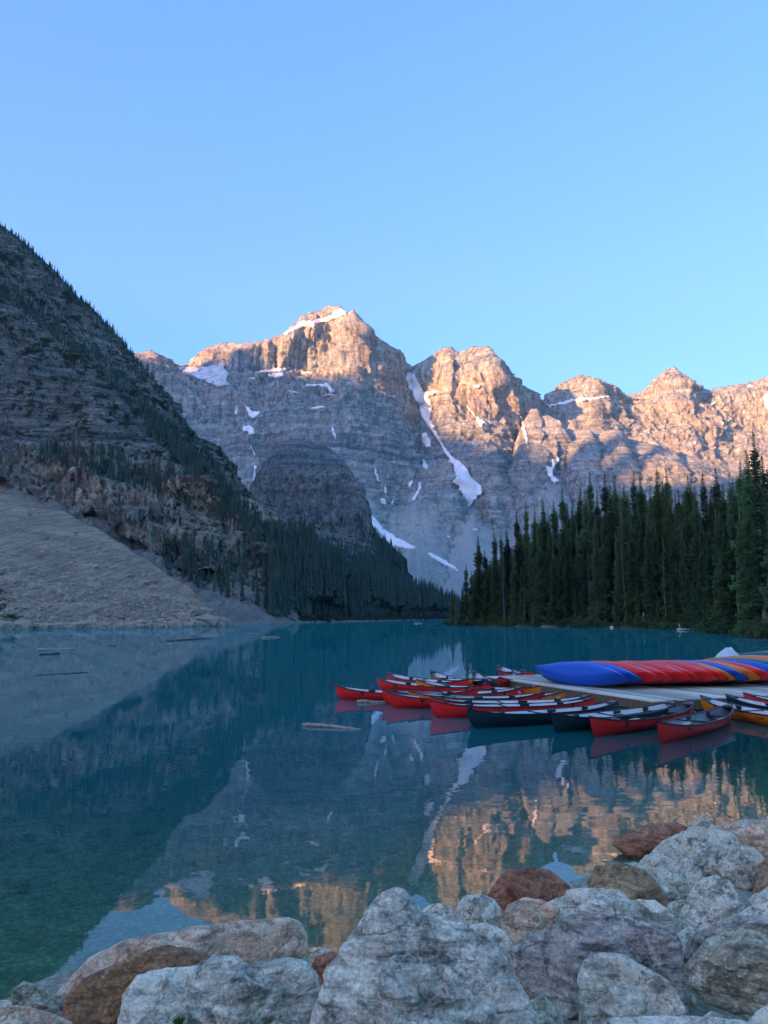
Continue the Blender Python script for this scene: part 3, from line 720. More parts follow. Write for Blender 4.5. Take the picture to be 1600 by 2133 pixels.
gl = t.n('ShaderNodeBsdfGlossy'); gl.inputs['Roughness'].default_value = 0.0; t.put(gl.inputs['Normal'], nrm); gl.inputs['Color'].default_value = (0.96, 0.98, 1, 1)
df = t.n('ShaderNodeBsdfDiffuse'); df.inputs['Color'].default_value = (0.004, 0.185, 0.20, 1)
tr = t.n('ShaderNodeBsdfTransparent'); tr.inputs['Color'].default_value = (0.60, 0.92, 0.78, 1)
op = t.math('SUBTRACT', 1.0, t.math('POWER', 2.718, t.math('MULTIPLY', t.attr('depth'), -0.6)))
m1 = t.n('ShaderNodeMixShader'); t.put(m1.inputs[0], op); t.t.links.new(tr.outputs[0], m1.inputs[1]); t.t.links.new(df.outputs[0], m1.inputs[2])
m2 = t.n('ShaderNodeMixShader'); t.put(m2.inputs[0], t.math('MINIMUM', t.math('MULTIPLY', fr.outputs[0], 1.0), 0.62)); t.t.links.new(m1.outputs[0], m2.inputs[1]); t.t.links.new(gl.outputs[0], m2.inputs[2])
t.t.links.new(m2.outputs[0], t.out.inputs[0])
lake = obj('lake', me, t.m); tag(lake, kind='structure')

# ================================================================== BOULDERS
_ico = {}
def ico(n):
    if n not in _ico:
        bm = bmesh.new(); bmesh.ops.create_icosphere(bm, subdivisions=n, radius=1)
        V = np.array([v.co[:] for v in bm.verts]); F = np.array([[v.index for v in f.verts] for f in bm.faces]); bm.free()
        _ico[n] = (V / np.linalg.norm(V, axis=1)[:, None], F)
    return _ico[n]

def boulder(name, outline, depth, mat, label=None, thick=0.85, sub=5, rough=0.05, facets=7, seed=0, sharp=2.2, group=None, cat='boulder', cut=(0.62, 0.9), flat=0.0):
    """a rock whose outline, seen from the path, is the traced one; it is as deep as it is wide and cut into facets"""
    rs = np.random.RandomState(seed + 11)
    pts = np.array(outline, float)
    area = 0; cx = cy = 0
    for i in range(len(pts)):
        x0, y0 = pts[i - 1]; x1, y1 = pts[i]; k = x0 * y1 - x1 * y0; area += k; cx += (x0 + x1) * k; cy += (y0 + y1) * k
    cx /= 3 * area; cy /= 3 * area
    a, b = ray(cx, cy)
    w = np.array([a, 1, b]); w /= np.linalg.norm(w)
    C = np.array([a * depth, depth, EYE + b * depth])
    u = np.cross(w, [0, 0, 1]); u /= np.linalg.norm(u); v = np.cross(u, w)
    O = np.array([0, 0, EYE])
    Q = []
    for x, y in pts:
        aa, bb = ray(x, y); d = np.array([aa, 1, bb]); s_ = np.dot(C - O, w) / np.dot(d, w); h = O + d * s_ - C
        Q.append((h @ u, h @ v))
    Q = np.array(Q)
    D, F = ico(sub)
    du, dv, dw = D @ u, D @ v, D @ w
    # bend directions with noise so that edges wander
    th = np.arctan2(dv, du)
    def radius(th):
        c_, s_ = np.cos(th), np.sin(th); best = np.full(th.shape, 1e9)
        for i in range(len(Q)):
            p0, p1 = Q[i - 1], Q[i]; e = p1 - p0
            den = c_ * e[1] - s_ * e[0]
            den = np.where(np.abs(den) < 1e-9, 1e-9, den)
            tt_ = (p0[0] * e[1] - p0[1] * e[0]) / den
            ss_ = np.where(np.abs(e[0]) > np.abs(e[1]), (tt_ * c_ - p0[0]) / (e[0] if abs(e[0]) > 1e-9 else 1e-9), (tt_ * s_ - p0[1]) / (e[1] if abs(e[1]) > 1e-9 else 1e-9))
            ok = (tt_ > 0) & (ss_ >= -0.01) & (ss_ <= 1.01)
            best = np.where(ok & (tt_ < best), tt_, best)
        m = np.median(best[best < 1e8])
        return np.where(best > 1e8, m, best)
    tg = np.linspace(-np.pi, np.pi, 721)
    rg = radius(tg)
    k = np.array([1, 2, 3, 2, 1]) / 9.0
    rg = np.convolve(np.concatenate([rg[-3:-1], rg, rg[1:3]]), k, 'valid')
    Rr = np.interp(th, tg, rg)
    size = math.sqrt(abs(np.sum(Q[:, 0] * np.roll(Q[:, 1], -1) - Q[:, 1] * np.roll(Q[:, 0], -1)) / 2) / math.pi)
    T = thick * size
    s_ = np.sqrt(du ** 2 + dv ** 2)
    r = ((s_ / Rr) ** sharp + (np.abs(dw) / T) ** sharp) ** (-1 / sharp)
    r0 = r.copy()
    nf = facets + 4
    for i in range(nf):
        # normals spread evenly over the side that faces the path, then jittered
        zz_ = 1 - (i + 0.5) / nf; az_ = i * 2.39996 + rs.uniform(-0.5, 0.5) + seed
        cz_ = 0.12 + 0.86 * zz_; sz_ = math.sqrt(max(0, 1 - cz_ * cz_))
        nrm = -w * cz_ + u * sz_ * math.cos(az_) + v * (sz_ * math.sin(az_) + 0.12)
        nrm /= np.linalg.norm(nrm)
        dn = D @ nrm
        sup = np.max(r * dn)
        h = sup * rs.uniform(cut[0] - 0.02, min(0.93, cut[1]))
        r = np.where(dn > 0.05, np.minimum(r, h / np.maximum(dn, 0.05)), r)
    wg = np.clip((s_ - 0.90) / 0.10, 0, 1); wg = wg * wg * (3 - 2 * wg)
    r = r * (1 - wg) + r0 * wg
    P = D * r[:, None]
    sd = np.array([seed * 3.7, seed * 1.9, seed * 5.3])
    nz = 0.25 * fbm(P / (size * 0.75) + sd, 2) + 0.40 * fbm(P / (size * 0.25) + sd, 5, 0.6) - 1.8 * np.maximum(0, ridged(P / (size * 0.6) + sd + 5, 3) - 0.8)
    nz = nz + 0.85 * np.round(2.5 * fbm(P / (size * 0.55) + sd + 11, 2)) / 2.5
    st = 0.35 * fbm(np.stack([P[:, 0] * 2, P[:, 1] * 2, P[:, 2] * 9], -1) / size + sd, 3)
    edge = 1 - 0.45 * (s_ > 0.97)
    P = P + D * (size * rough * (nz + st) * edge)[:, None]
    me = mesh_np(name, P, F, False)
    o = obj(name, me, mat, loc=C)
    if label: tag(o, label, cat, group)
    return o

B_GREY = mat_boulder('veined_grey_stone', (0.46, 0.44, 0.40), (0.56, 0.53, 0.48), (0.30, 0.29, 0.27), 0.8, 0.25, (0.62, 0.59, 0.54), grain=0.8)
B_LICH = mat_boulder('lichen_stone', (0.30, 0.30, 0.26), (0.40, 0.38, 0.34), (0.19, 0.19, 0.165), 0.5, 0.75, (0.62, 0.60, 0.54), speck=1.0, grain=1.0)
B_PALE = mat_boulder('pale_stone', (0.52, 0.50, 0.45), (0.60, 0.57, 0.51), (0.36, 0.34, 0.30), 0.6, 0.6, (0.70, 0.67, 0.61), speck=0.8, grain=0.9)
B_MAROON = mat_boulder('maroon_stone', (0.30, 0.135, 0.09), (0.37, 0.19, 0.125), (0.19, 0.085, 0.06), 0.6, 0.15, (0.52, 0.42, 0.33), grain=0.8)
B_RUST = mat_boulder('rust_stone', (0.29, 0.155, 0.09), (0.15, 0.09, 0.08), (0.36, 0.21, 0.10), 0.6, 0.1, (0.5, 0.42, 0.32), grain=0.9)
B_PINK = mat_boulder('pink_sandstone', (0.55, 0.38, 0.29), (0.63, 0.48, 0.38), (0.40, 0.25, 0.18), 0.6, 0.35, (0.64, 0.55, 0.47), grain=0.7)
B_OCHRE = mat_boulder('ochre_stone', (0.31, 0.23, 0.145), (0.34, 0.22, 0.13), (0.22, 0.16, 0.11), 0.6, 0.12, (0.5, 0.43, 0.30), grain=0.7)
B_PURPLE = mat_boulder('purple_grey_stone', (0.37, 0.32, 0.30), (0.47, 0.42, 0.39), (0.23, 0.19, 0.185), 0.9, 0.25, (0.56, 0.53, 0.49), grain=0.7)
B_GREEN = mat_boulder('green_grey_stone', (0.33, 0.32, 0.25), (0.43, 0.41, 0.34), (0.21, 0.20, 0.155), 0.8, 0.2, (0.58, 0.56, 0.49), grain=0.85)
B_TAN = mat_boulder('tan_grey_stone', (0.44, 0.39, 0.32), (0.53, 0.49, 0.43), (0.29, 0.25, 0.195), 0.75, 0.3, (0.62, 0.59, 0.53), grain=0.8)

BL = [
 # outline, depth, material, label, kwargs
 ([(110, 2075), (185, 1995), (260, 1958), (380, 1934), (480, 1919), (560, 1912), (605, 1910), (625, 1918), (640, 1948), (643, 1985), (610, 2010), (540, 2030), (400, 2080), (250, 2120), (150, 2110)], 6.5, B_PINK, 'long flat pinkish brown slab at the water edge on the left', dict(thick=0.7, sub=6, rough=0.035, facets=4)),
 ([(128, 2090), (150, 2050), (200, 2024), (265, 1998), (320, 1975), (348, 1966), (380, 1970), (420, 1981), (447, 1998), (440, 2050), (370, 2120), (300, 2230), (130, 2230)], 5.6, B_RUST, 'rust brown and dark maroon boulder in front of the pinkish slab', dict(facets=9, sub=6, cut=(0.5, 0.85))),
 ([(243, 2140), (255, 2070), (288, 2030), (330, 2018), (400, 2013), (430, 2006), (455, 2060), (440, 2170), (300, 2230), (240, 2220)], 5.0, B_PALE, 'whitish rough boulder between the rust brown rock and the blue grey one', dict(facets=6)),
 ([(378, 2150), (392, 2060), (416, 2004), (450, 1990), (490, 1989), (520, 2008), (560, 1998), (600, 1995), (640, 2003), (662, 2030), (668, 2080), (655, 2180), (500, 2260), (390, 2230)], 4.75, B_GREY, 'blue grey boulder with pale top, left of the biggest boulder', dict(facets=7, sub=6, rough=0.07)),
 ([(648, 2012), (660, 1990), (690, 1981), (712, 1985), (712, 2050), (670, 2060)], 5.6, B_MAROON, 'small reddish brown rock wedged left of the biggest boulder', dict(facets=3)),
 ([(640, 2160), (655, 2090), (690, 2010), (720, 1960), (757, 1900), (788, 1864), (825, 1850), (850, 1858), (880, 1898), (905, 1912), (960, 1922), (1010, 1950), (1060, 1985), (1085, 2040), (1110, 2080), (1122, 2160), (1110, 2330), (900, 2400), (660, 2330)], 4.2, B_GREY, 'biggest boulder, pale grey with wrinkled veins, bottom centre', dict(sub=6, rough=0.075, facets=8, thick=0.8, cut=(0.6, 0.9))),
 ([(872, 1905), (888, 1888), (912, 1880), (940, 1887), (955, 1912), (940, 1950), (880, 1950)], 6.4, B_GREY, 'small grey rock peeking over the shoulder of the biggest boulder', dict(facets=3)),
 ([(950, 1892), (964, 1866), (1000, 1862), (1030, 1874), (1047, 1897), (1050, 1950), (960, 1960)], 7.0, B_LICH, 'small dark speckled grey rock beside the maroon boulder', dict(facets=4)),
 ([(1005, 1880), (1035, 1834), (1060, 1809), (1100, 1806), (1145, 1811), (1180, 1838), (1200, 1858), (1190, 1910), (1100, 1930), (1010, 1915)], 8.4, B_MAROON, 'smooth maroon boulder at the water edge', dict(facets=4, rough=0.03, sub=6)),
 ([(1038, 1920), (1060, 1884), (1090, 1869), (1130, 1875), (1168, 1890), (1160, 1940), (1110, 1985), (1070, 1985), (1040, 1950)], 6.9, B_PINK, 'pink angular rock in front of the maroon boulder', dict(facets=6)),
 ([(978, 1926), (1010, 1921), (1045, 1934), (1068, 1965), (1070, 2010), (990, 2010)], 5.9, B_PALE, 'small rounded whitish rock right of the biggest boulder', dict(facets=2)),
 ([(1130, 1935), (1172, 1882), (1180, 1853), (1225, 1847), (1290, 1854), (1330, 1884), (1345, 1915), (1330, 1970), (1200, 1990)], 7.0, B_PALE, 'pale speckled boulder between the pink rock and the ochre boulder', dict(facets=5)),
 ([(1224, 1835), (1240, 1804), (1290, 1796), (1340, 1809), (1372, 1840), (1402, 1880), (1416, 1920), (1400, 1960), (1300, 1940), (1230, 1890)], 7.9, B_OCHRE, 'smooth ochre brown boulder leaning at the water edge', dict(facets=3, rough=0.03, sub=6)),
 ([(1312, 1880), (1330, 1873), (1365, 1875), (1390, 1893), (1414, 1920), (1426, 1945), (1400, 1975), (1320, 1960)], 6.9, B_PALE, 'small white topped rock in front of the ochre boulder', dict(facets=5)),
 ([(1054, 1978), (1090, 1955), (1150, 1925), (1210, 1904), (1280, 1904), (1350, 1917), (1405, 1934), (1422, 1960), (1430, 2010), (1440, 2070), (1430, 2140), (1300, 2190), (1150, 2170), (1100, 2100), (1072, 2030)], 5.6, B_PURPLE, 'large flat topped purple grey boulder in the middle of the rocks', dict(facets=6, sub=6, rough=0.045, thick=0.9)),
 ([(1203, 2035), (1214, 2000), (1252, 1984), (1300, 1989), (1345, 2014), (1395, 2045), (1425, 2090), (1443, 2125), (1420, 2180), (1280, 2200), (1208, 2150)], 4.7, B_TAN, 'angular tan grey boulder in front of the purple grey one', dict(facets=9, rough=0.04, sub=6, cut=(0.5, 0.85))),
 ([(1423, 2015), (1465, 1960), (1520, 1930), (1600, 1917), (1680, 1930), (1710, 2000), (1690, 2100), (1600, 2115), (1530, 2112), (1470, 2090), (1430, 2055)], 4.9, B_GREEN, 'big rounded greenish grey boulder cut off by the right edge', dict(facets=7, sub=6, rough=0.05)),
 ([(1415, 2000), (1440, 1946), (1480, 1928), (1530, 1906), (1600, 1903), (1670, 1912), (1670, 2010), (1500, 2040)], 5.9, B_PURPLE, 'dark purplish rock behind the big greenish boulder', dict(facets=5)),
 ([(1408, 1948), (1435, 1929), (1460, 1937), (1462, 1980), (1415, 1985)], 6.4, B_PALE, 'small white rock left of the dark purplish rock', dict(facets=3, sub=4)),
 ([(1410, 1925), (1425, 1880), (1444, 1850), (1455, 1829), (1490, 1824), (1520, 1834), (1539, 1865), (1544, 1900), (1530, 1945), (1470, 1965), (1420, 1955)], 7.1, B_PALE, 'round whitish boulder with black lichen dots', dict(facets=6)),
 ([(1322, 1808), (1345, 1779), (1380, 1783), (1430, 1788), (1460, 1809), (1468, 1845), (1460, 1900), (1420, 1940), (1370, 1920), (1335, 1860)], 8.2, B_LICH, 'dark speckled boulder beside the ochre boulder', dict(facets=6, sub=6, rough=0.07)),
 ([(1332, 1800), (1380, 1754), (1430, 1729), (1450, 1707), (1470, 1704), (1490, 1724), (1530, 1739), (1545, 1758), (1530, 1820), (1460, 1860), (1380, 1840)], 9.0, B_LICH, 'pointed speckled grey boulder, highest of the right bank', dict(facets=7, sub=6, rough=0.08)),
 ([(1465, 1798), (1490, 1769), (1530, 1756), (1570, 1764), (1597, 1790), (1592, 1818), (1572, 1848), (1545, 1868), (1520, 1855), (1488, 1828), (1468, 1818)], 8.3, B_LICH, 'blocky lichen spotted boulder right of the pointed one', dict(facets=6, sub=6, rough=0.06)),
 ([(1273, 1758), (1300, 1735), (1350, 1717), (1410, 1712), (1436, 1725), (1440, 1760), (1400, 1800), (1350, 1800), (1305, 1785)], 10.2, B_MAROON, 'low reddish brown boulder sitting in the water', dict(facets=3, rough=0.03, thick=0.7)),
 ([(1518, 1738), (1560, 1718), (1600, 1701), (1660, 1698), (1700, 1760), (1640, 1820), (1560, 1800)], 9.2, B_PINK, 'pinkish grey boulder at the right edge near the water', dict(facets=5)),
 ([(1485, 1724), (1515, 1710), (1548, 1722), (1545, 1760), (1495, 1760)], 10.6, B_PINK, 'small pink rock behind the pointed speckled boulder', dict(facets=2, sub=4)),
 ([(1370, 1772), (1400, 1748), (1425, 1737), (1442, 1738), (1450, 1790), (1400, 1800)], 9.6, B_TAN, 'pale tan rock behind the pointed boulder', dict(facets=3, sub=4)),
 ([(1565, 1860), (1585, 1800), (1612, 1770), (1670, 1780), (1670, 1890), (1580, 1890)], 8.0, B_OCHRE, 'brown rock at the right edge behind the blocky boulder', dict(facets=4)),
 ([(1535, 1900), (1570, 1864), (1600, 1847), (1660, 1850), (1660, 1930), (1550, 1930)], 7.1, B_LICH, 'grey green rock at the right edge under the brown rock', dict(facets=4)),
 ([(1525, 1910), (1565, 1887), (1600, 1879), (1660, 1884), (1660, 1950), (1560, 1945)], 6.6, B_PALE, 'white speckled rock at the right edge above the purplish rock', dict(facets=4, sub=4)),
 ([(1190, 2160), (1270, 2118), (1350, 2116), (1450, 2117), (1550, 2124), (1590, 2160), (1500, 2280), (1250, 2280)], 4.1, B_PALE, 'pale flat rock along the bottom edge', dict(facets=3, rough=0.03)),
 ([(1100, 2085), (1130, 2069), (1160, 2100), (1180, 2140), (1170, 2230), (1105, 2230)], 4.6, B_GREEN, 'narrow dark greenish rock right of the biggest boulder foot', dict(facets=5)),
 ([(1550, 2140), (1570, 2110), (1600, 2094), (1660, 2094), (1680, 2230), (1560, 2230)], 4.2, B_PALE, 'whitish rock in the bottom right corner', dict(facets=4)),
 ([(1450, 2130), (1480, 2105), (1517, 2117), (1520, 2160), (1455, 2160)], 4.5, B_TAN, 'small grey stone under the big greenish boulder', dict(facets=2, sub=4)),
 ([(16, 2095), (27, 2060), (50, 2043), (90, 2054), (120, 2085), (128, 2115), (110, 2150), (20, 2150)], 5.9, B_GREEN, 'small grey green rock at the water edge, bottom left', dict(facets=5)),
 ([(-90, 2170), (-20, 2105), (30, 2092), (90, 2104), (152, 2128), (175, 2200), (100, 2280), (-80, 2280)], 5.1, B_PINK, 'reddish pink rock in the bottom left corner', dict(facets=5)),
 ([(-60, 2100), (-10, 2082), (20, 2084), (35, 2110), (20, 2140), (-50, 2140)], 5.7, B_PALE, 'small white rock at the left edge', dict(facets=3, sub=4)),
 ([(98, 2084), (115, 2071), (134, 2074), (145, 2100), (105, 2110)], 6.1, B_PALE, 'tiny whitish stone between the grey green rock and the slab', dict(facets=2, sub=4)),
 ([(250, 2160), (308, 2110), (368, 2087), (392, 2106), (395, 2190), (270, 2230)], 4.5, B_TAN, 'light grey slanted stone in front of the whitish rough boulder', dict(facets=4)),
 ([(642, 1990), (665, 1972), (692, 1977), (700, 2020), (650, 2020)], 6.3, B_TAN, 'small cream coloured stone behind the reddish brown rock', dict(facets=2, sub=4)),
 ([(545, 2150), (575, 2124), (605, 2140), (610, 2190), (550, 2190)], 4.2, B_PALE, 'small pale stone at the bottom edge beside the biggest boulder', dict(facets=3, sub=4)),
]
for i, (ol, dp, mt, lb, kw) in enumerate(BL):
    boulder('boulder', ol, dp, mt, lb, seed=i, group='boulders along the near shore', **kw)

# stones lying under water
def sunk(px, py, wpx, hpx, label, seed, mat):
    z = -0.3
    for _ in range(6):
        X = at_z(px, py, z); z = float(ground_z(X[0], X[1])) + 0.06
    X = at_z(px, py, z)
    k = X[1] / 1600
    D, F = ico(4)
    P = D * np.array([wpx * k / 2, wpx * k * 0.42, max(0.09, hpx * k * 0.55)])
    P = P * (1 + 0.22 * fbm(D * 1.6 + seed, 3))[:, None]
    o = obj('sunken_stone', mesh_np('sunken_stone', P, F), mat, loc=X)
    tag(o, label, 'stone', 'stones under the shallow water')
B_SUNK = mat_boulder('sunken_stone', (0.30, 0.27, 0.20), (0.36, 0.32, 0.24), (0.2, 0.19, 0.14), 0.3, 0)
for i, (a_, b_, c_, d_, l_) in enumerate([
    (150, 1690, 62, 22, 'pale greenish stone under water, left of centre'), (208, 1692, 42, 12, 'flat stone under water right of the pale greenish one'),
    (316, 1682, 58, 12, 'dark flat stone under water below the cliff reflection'), (280, 1729, 60, 16, 'oval stone under water nearer the shore'),
    (36, 1736, 56, 14, 'faint stone under water at the left edge'), (440, 1786, 100, 46, 'large brownish stone under water near the slab'),
    (615, 1732, 50, 12, 'faint stone under water in the middle of the reflection'), (38, 1850, 40, 14, 'small stone under water near the left corner'),
    (860, 1705, 60, 14, 'faint long stone under water below the canoes'), (700, 1770, 40, 12, 'small faint stone under water beyond the biggest boulder')]):
    sunk(a_, b_, c_, d_, l_, i, B_SUNK)

# loose stones in the gaps between the boulders
rs = np.random.RandomState(21); D, F = ico(2); V_, F_, nV = [], [], 0
for _ in range(900):
    x = rs.uniform(-4.5, 8); y = rs.uniform(2.4, 12.6)
    if y > shore_y(x) - 0.5: continue
    s_ = 0.075 * rs.lognormal(0, 0.5)
    Q = D * (1 + 0.30 * fbm(D * 1.3 + rs.uniform(0, 90, 3), 2))[:, None] * s_ * np.array([1.25, 1.0, 0.75]) + np.array([x, y, float(ground_z(x, y)) + 0.2 * s_])
    V_.append(Q); F_.append(F + nV); nV += len(Q)
tag(obj('loose_stones', mesh_np('loose_stones', np.concatenate(V_), np.concatenate(F_)), B_TAN), 'small loose stones filling the gaps between the boulders', 'stones', kind='stuff')
# ================================================================== DOCK AND CANOES
def mat_paint(name, col, rough=0.38):
    t = NT(name); p = t.objc()
    n = t.noise(t.scale(p, (1.5, 6, 6)), 2.0, 6, 0.65)
    sc = t.noise(t.scale(p, (3, 60, 60)), 1.0, 4, 0.7)
    c = t.mix(0.5, col, t.ramp(n, [(0.3, 0.75), (0.7, 1.15)]), 'MULTIPLY')
    c = t.mix(t.math('MULTIPLY', t.ramp(sc, [(0.62, 0), (0.75, 1)]), 0.25), c, (0.35, 0.34, 0.33))
    return t.bsdf(c, t.ramp(n, [(0.3, rough - 0.08), (0.7, rough + 0.15)]), t.bump(n, 0.08, 0.02), 0.4)
PAINT = {'red': mat_paint('red_hull', (0.92, 0.02, 0.018)), 'crimson': mat_paint('crimson_hull', (0.66, 0.014, 0.014), 0.42), 'orange': mat_paint('orange_hull', (0.90, 0.20, 0.010)), 'blue': mat_paint('blue_hull', (0.003, 0.09, 0.48), 0.42),
         'navy': mat_paint('navy_hull', (0.012, 0.02, 0.06)), 'teal': mat_paint('dark_teal_hull', (0.008, 0.028, 0.036)), 'green': mat_paint('green_hull', (0.01, 0.13, 0.11))}
M_LINER = mat_plain('pale_liner', (0.66, 0.66, 0.64), 0.55, 0.3, 0.12, 5)
M_LINERD = mat_plain('slate_liner', (0.20, 0.215, 0.225), 0.5, 0.3, 0.2, 5)
M_BLACK = mat_plain('black_trim', (0.012, 0.012, 0.014), 0.5, 0.4, 0.2, 20)
M_ROPE = mat_plain('mooring_rope', (0.5, 0.48, 0.42), 0.9, 0.1, 0.2, 60)
M_PADDLE = mat_plain('paddle_wood', (0.55, 0.42, 0.24), 0.5, 0.4, 0.2, 20)
M_WHITE = mat_plain('white_lettering', (0.75, 0.75, 0.73), 0.6, 0.2, 0.1, 20)

CL = 5.3                                   # canoe length
ts = np.concatenate([np.linspace(-1, -0.86, 7)[:-1], np.linspace(-0.86, 0.86, 25), np.linspace(0.86, 1, 7)[1:]])
def half_beam(t): return 0.455 * np.maximum(1 - np.abs(t) ** 2.3, 0) ** 0.9 + 0.006
def sheer(t): return 0.385 + 0.20 * np.abs(t) ** 3.2
def keel(t): return 0.015 * t * t + 0.06 * np.clip((np.abs(t) - 0.8) / 0.2, 0, 1) ** 2.5
def hull_grid(inset=0.0, floor=None, na=13):
    G = []
    for t in ts:
        b = max(half_beam(t) - inset, 0.003); zk = keel(t) + inset; zg = sheer(t)
        row = []
        for a in np.linspace(-1, 1, na):
            s = abs(a)
            yy = math.copysign(b * (math.sin(s * math.pi / 2) ** 0.80), a) if a else 0
            full = 1 - abs(t) ** 6
            zz = zk + (zg - zk) * (s ** (1.22 * full + 1.0 * (1 - full)) if s else 0)
            hn = (zz - zk) / (zg - zk)
            x = t * CL / 2 * (1 - inset * 0.25)
            x -= math.copysign(0.20 * abs(t) ** 14 * (1 - hn) ** 2.2, t)      # forefoot
            if floor is not None: zz = max(zz, floor)
            row.append((x, yy, zz))
        G.append(row)
    return np.array(G)
Go = hull_grid(); Gi = hull_grid(0.022, 0.115)
ME_HULL = mesh_np('hull', Go.reshape(-1, 3), grid_faces(*Go.shape[:2])); ME_LINER = mesh_np('liner', Gi.reshape(-1, 3), grid_faces(*Gi.shape[:2])[:, ::-1])
HULLS = {}
def hull_me(c):
    if c not in HULLS:
        HULLS[c] = ME_HULL.copy(); HULLS[c].materials.clear(); HULLS[c].materials.append(PAINT[c])
    return HULLS[c]
LINERS = {}
for k_, m_ in (('pale', M_LINER), ('slate', M_LINERD)):
    LINERS[k_] = ME_LINER.copy(); LINERS[k_].materials.append(m_)
mb = MB()
for sgn in (-1, 1):
    e = 0 if sgn < 0 else -1
    path = [(x, y + sgn * 0.004, z + 0.006) for x, y, z in Go[:, e]]
    for i in range(len(path) - 1):
        (x0, y0, z0), (x1, y1, z1) = path[i], path[i + 1]
        w = 0.02; h = 0.017
        mb.add([(x0, y0 - w, z0 - h), (x0, y0 + w, z0 - h), (x0, y0 + w, z0 + h), (x0, y0 - w, z0 + h), (x1, y1 - w, z1 - h), (x1, y1 + w, z1 - h), (x1, y1 + w, z1 + h), (x1, y1 - w, z1 + h)],
               [(0, 1, 5, 4), (1, 2, 6, 5), (2, 3, 7, 6), (3, 0, 4, 7)] + ([(0, 3, 2, 1)] if i == 0 else []) + ([(4, 5, 6, 7)] if i == len(path) - 2 else []))
ME_GUN = mb.mesh('gunwale', False); ME_GUN.materials.append(M_BLACK)
def deck_me(sgn):
    mb = MB(); up, dn = [], []
    tt_ = [0.86, 0.92, 0.97, 1.0]
    for t in tt_:
        x = sgn * t * CL / 2; b = float(half_beam(t)); z = float(sheer(t))
        up += [(x, -b, z + 0.022), (x, b, z + 0.022)]; dn += [(x, -b, z - 0.01), (x, b, z - 0.01)]
    n = len(tt_); fs = []
    for i in range(n - 1):
        fs += [(2*i, 2*i+1, 2*i+3, 2*i+2), (2*n + 2*i, 2*n + 2*i+2, 2*n + 2*i+3, 2*n + 2*i+1), (2*i, 2*i+2, 2*n+2*i+2, 2*n+2*i), (2*i+1, 2*n+2*i+1, 2*n+2*i+3, 2*i+3)]
    fs.append((0, 2*n, 2*n+1, 1))
    mb.add(up + dn, fs)
    m = mb.mesh('deck', False); m.materials.append(M_BLACK); return m
ME_DECKS = [deck_me(-1), deck_me(1)]
def seat_me(t, ln):
    mb = MB(); x = t * CL / 2; b = float(half_beam(t)) - 0.03; z = float(sheer(t)) - 0.10
    mb.box(x - ln/2, x + ln/2, -b, b, z - 0.025, z)
    for sg in (-1, 1):
        mb.box(x - ln/2, x + ln/2, sg * b - 0.012, sg * b + 0.012, z, z + 0.095)
    for k in range(4):
        xx = x - ln/2 + ln * (k + 0.5) / 4; mb.box(xx - 0.02, xx + 0.02, -b * 0.9, b * 0.9, z, z + 0.008)
    m = mb.mesh('seat', False); m.materials.append(M_BLACK); return m
ME_SEATS = [seat_me(-0.52, 0.34), seat_me(0.18, 0.30), seat_me(0.62, 0.30)]
mb = MB(); mb.tube([(-0.35, -0.43, 0.385), (-0.35, 0, 0.372), (-0.35, 0.43, 0.385)], 0.02, 6); ME_THW = mb.mesh('thwart'); ME_THW.materials.append(M_BLACK)
mb = MB(); mb.tube([(-0.1, 0.05, 0.20), (0.5, 0.02, 0.235), (1.0, -0.01, 0.26)], 0.014, 6)
mb.add([(1.0, -0.09, 0.262), (1.0, 0.07, 0.262), (1.22, 0.085, 0.275), (1.48, 0.06, 0.285), (1.5, -0.07, 0.285), (1.22, -0.105, 0.275), (1.0, -0.09, 0.277), (1.0, 0.07, 0.277), (1.22, 0.085, 0.29), (1.48, 0.06, 0.30), (1.5, -0.07, 0.30), (1.22, -0.105, 0.29)],
       [(0, 1, 2, 3, 4, 5)[::-1], (6, 7, 8, 9, 10, 11), (0, 1, 7, 6), (1, 2, 8, 7), (2, 3, 9, 8), (3, 4, 10, 9), (4, 5, 11, 10), (5, 0, 6, 11)])
ME_PADDLE = mb.mesh('paddle', False); ME_PADDLE.materials.append(M_PADDLE)

def text(parent, s, loc, rot, size):
    cu = bpy.data.curves.new('number', 'FONT'); cu.body = s; cu.size = size; cu.extrude = 0.002; cu.align_x = 'CENTER'; cu.align_y = 'CENTER'; cu.offset = 0.004
    cu.materials.append(M_WHITE)
    tmp = bpy.data.objects.new('number', cu); COL.objects.link(tmp); bpy.context.view_layer.update()
    me_ = bpy.data.meshes.new_from_object(tmp.evaluated_get(bpy.context.evaluated_depsgraph_get())); bpy.data.objects.remove(tmp)
    o = bpy.data.objects.new('number', me_); COL.objects.link(o); o.parent = parent; o.location = loc; o.rotation_euler = rot
    return o

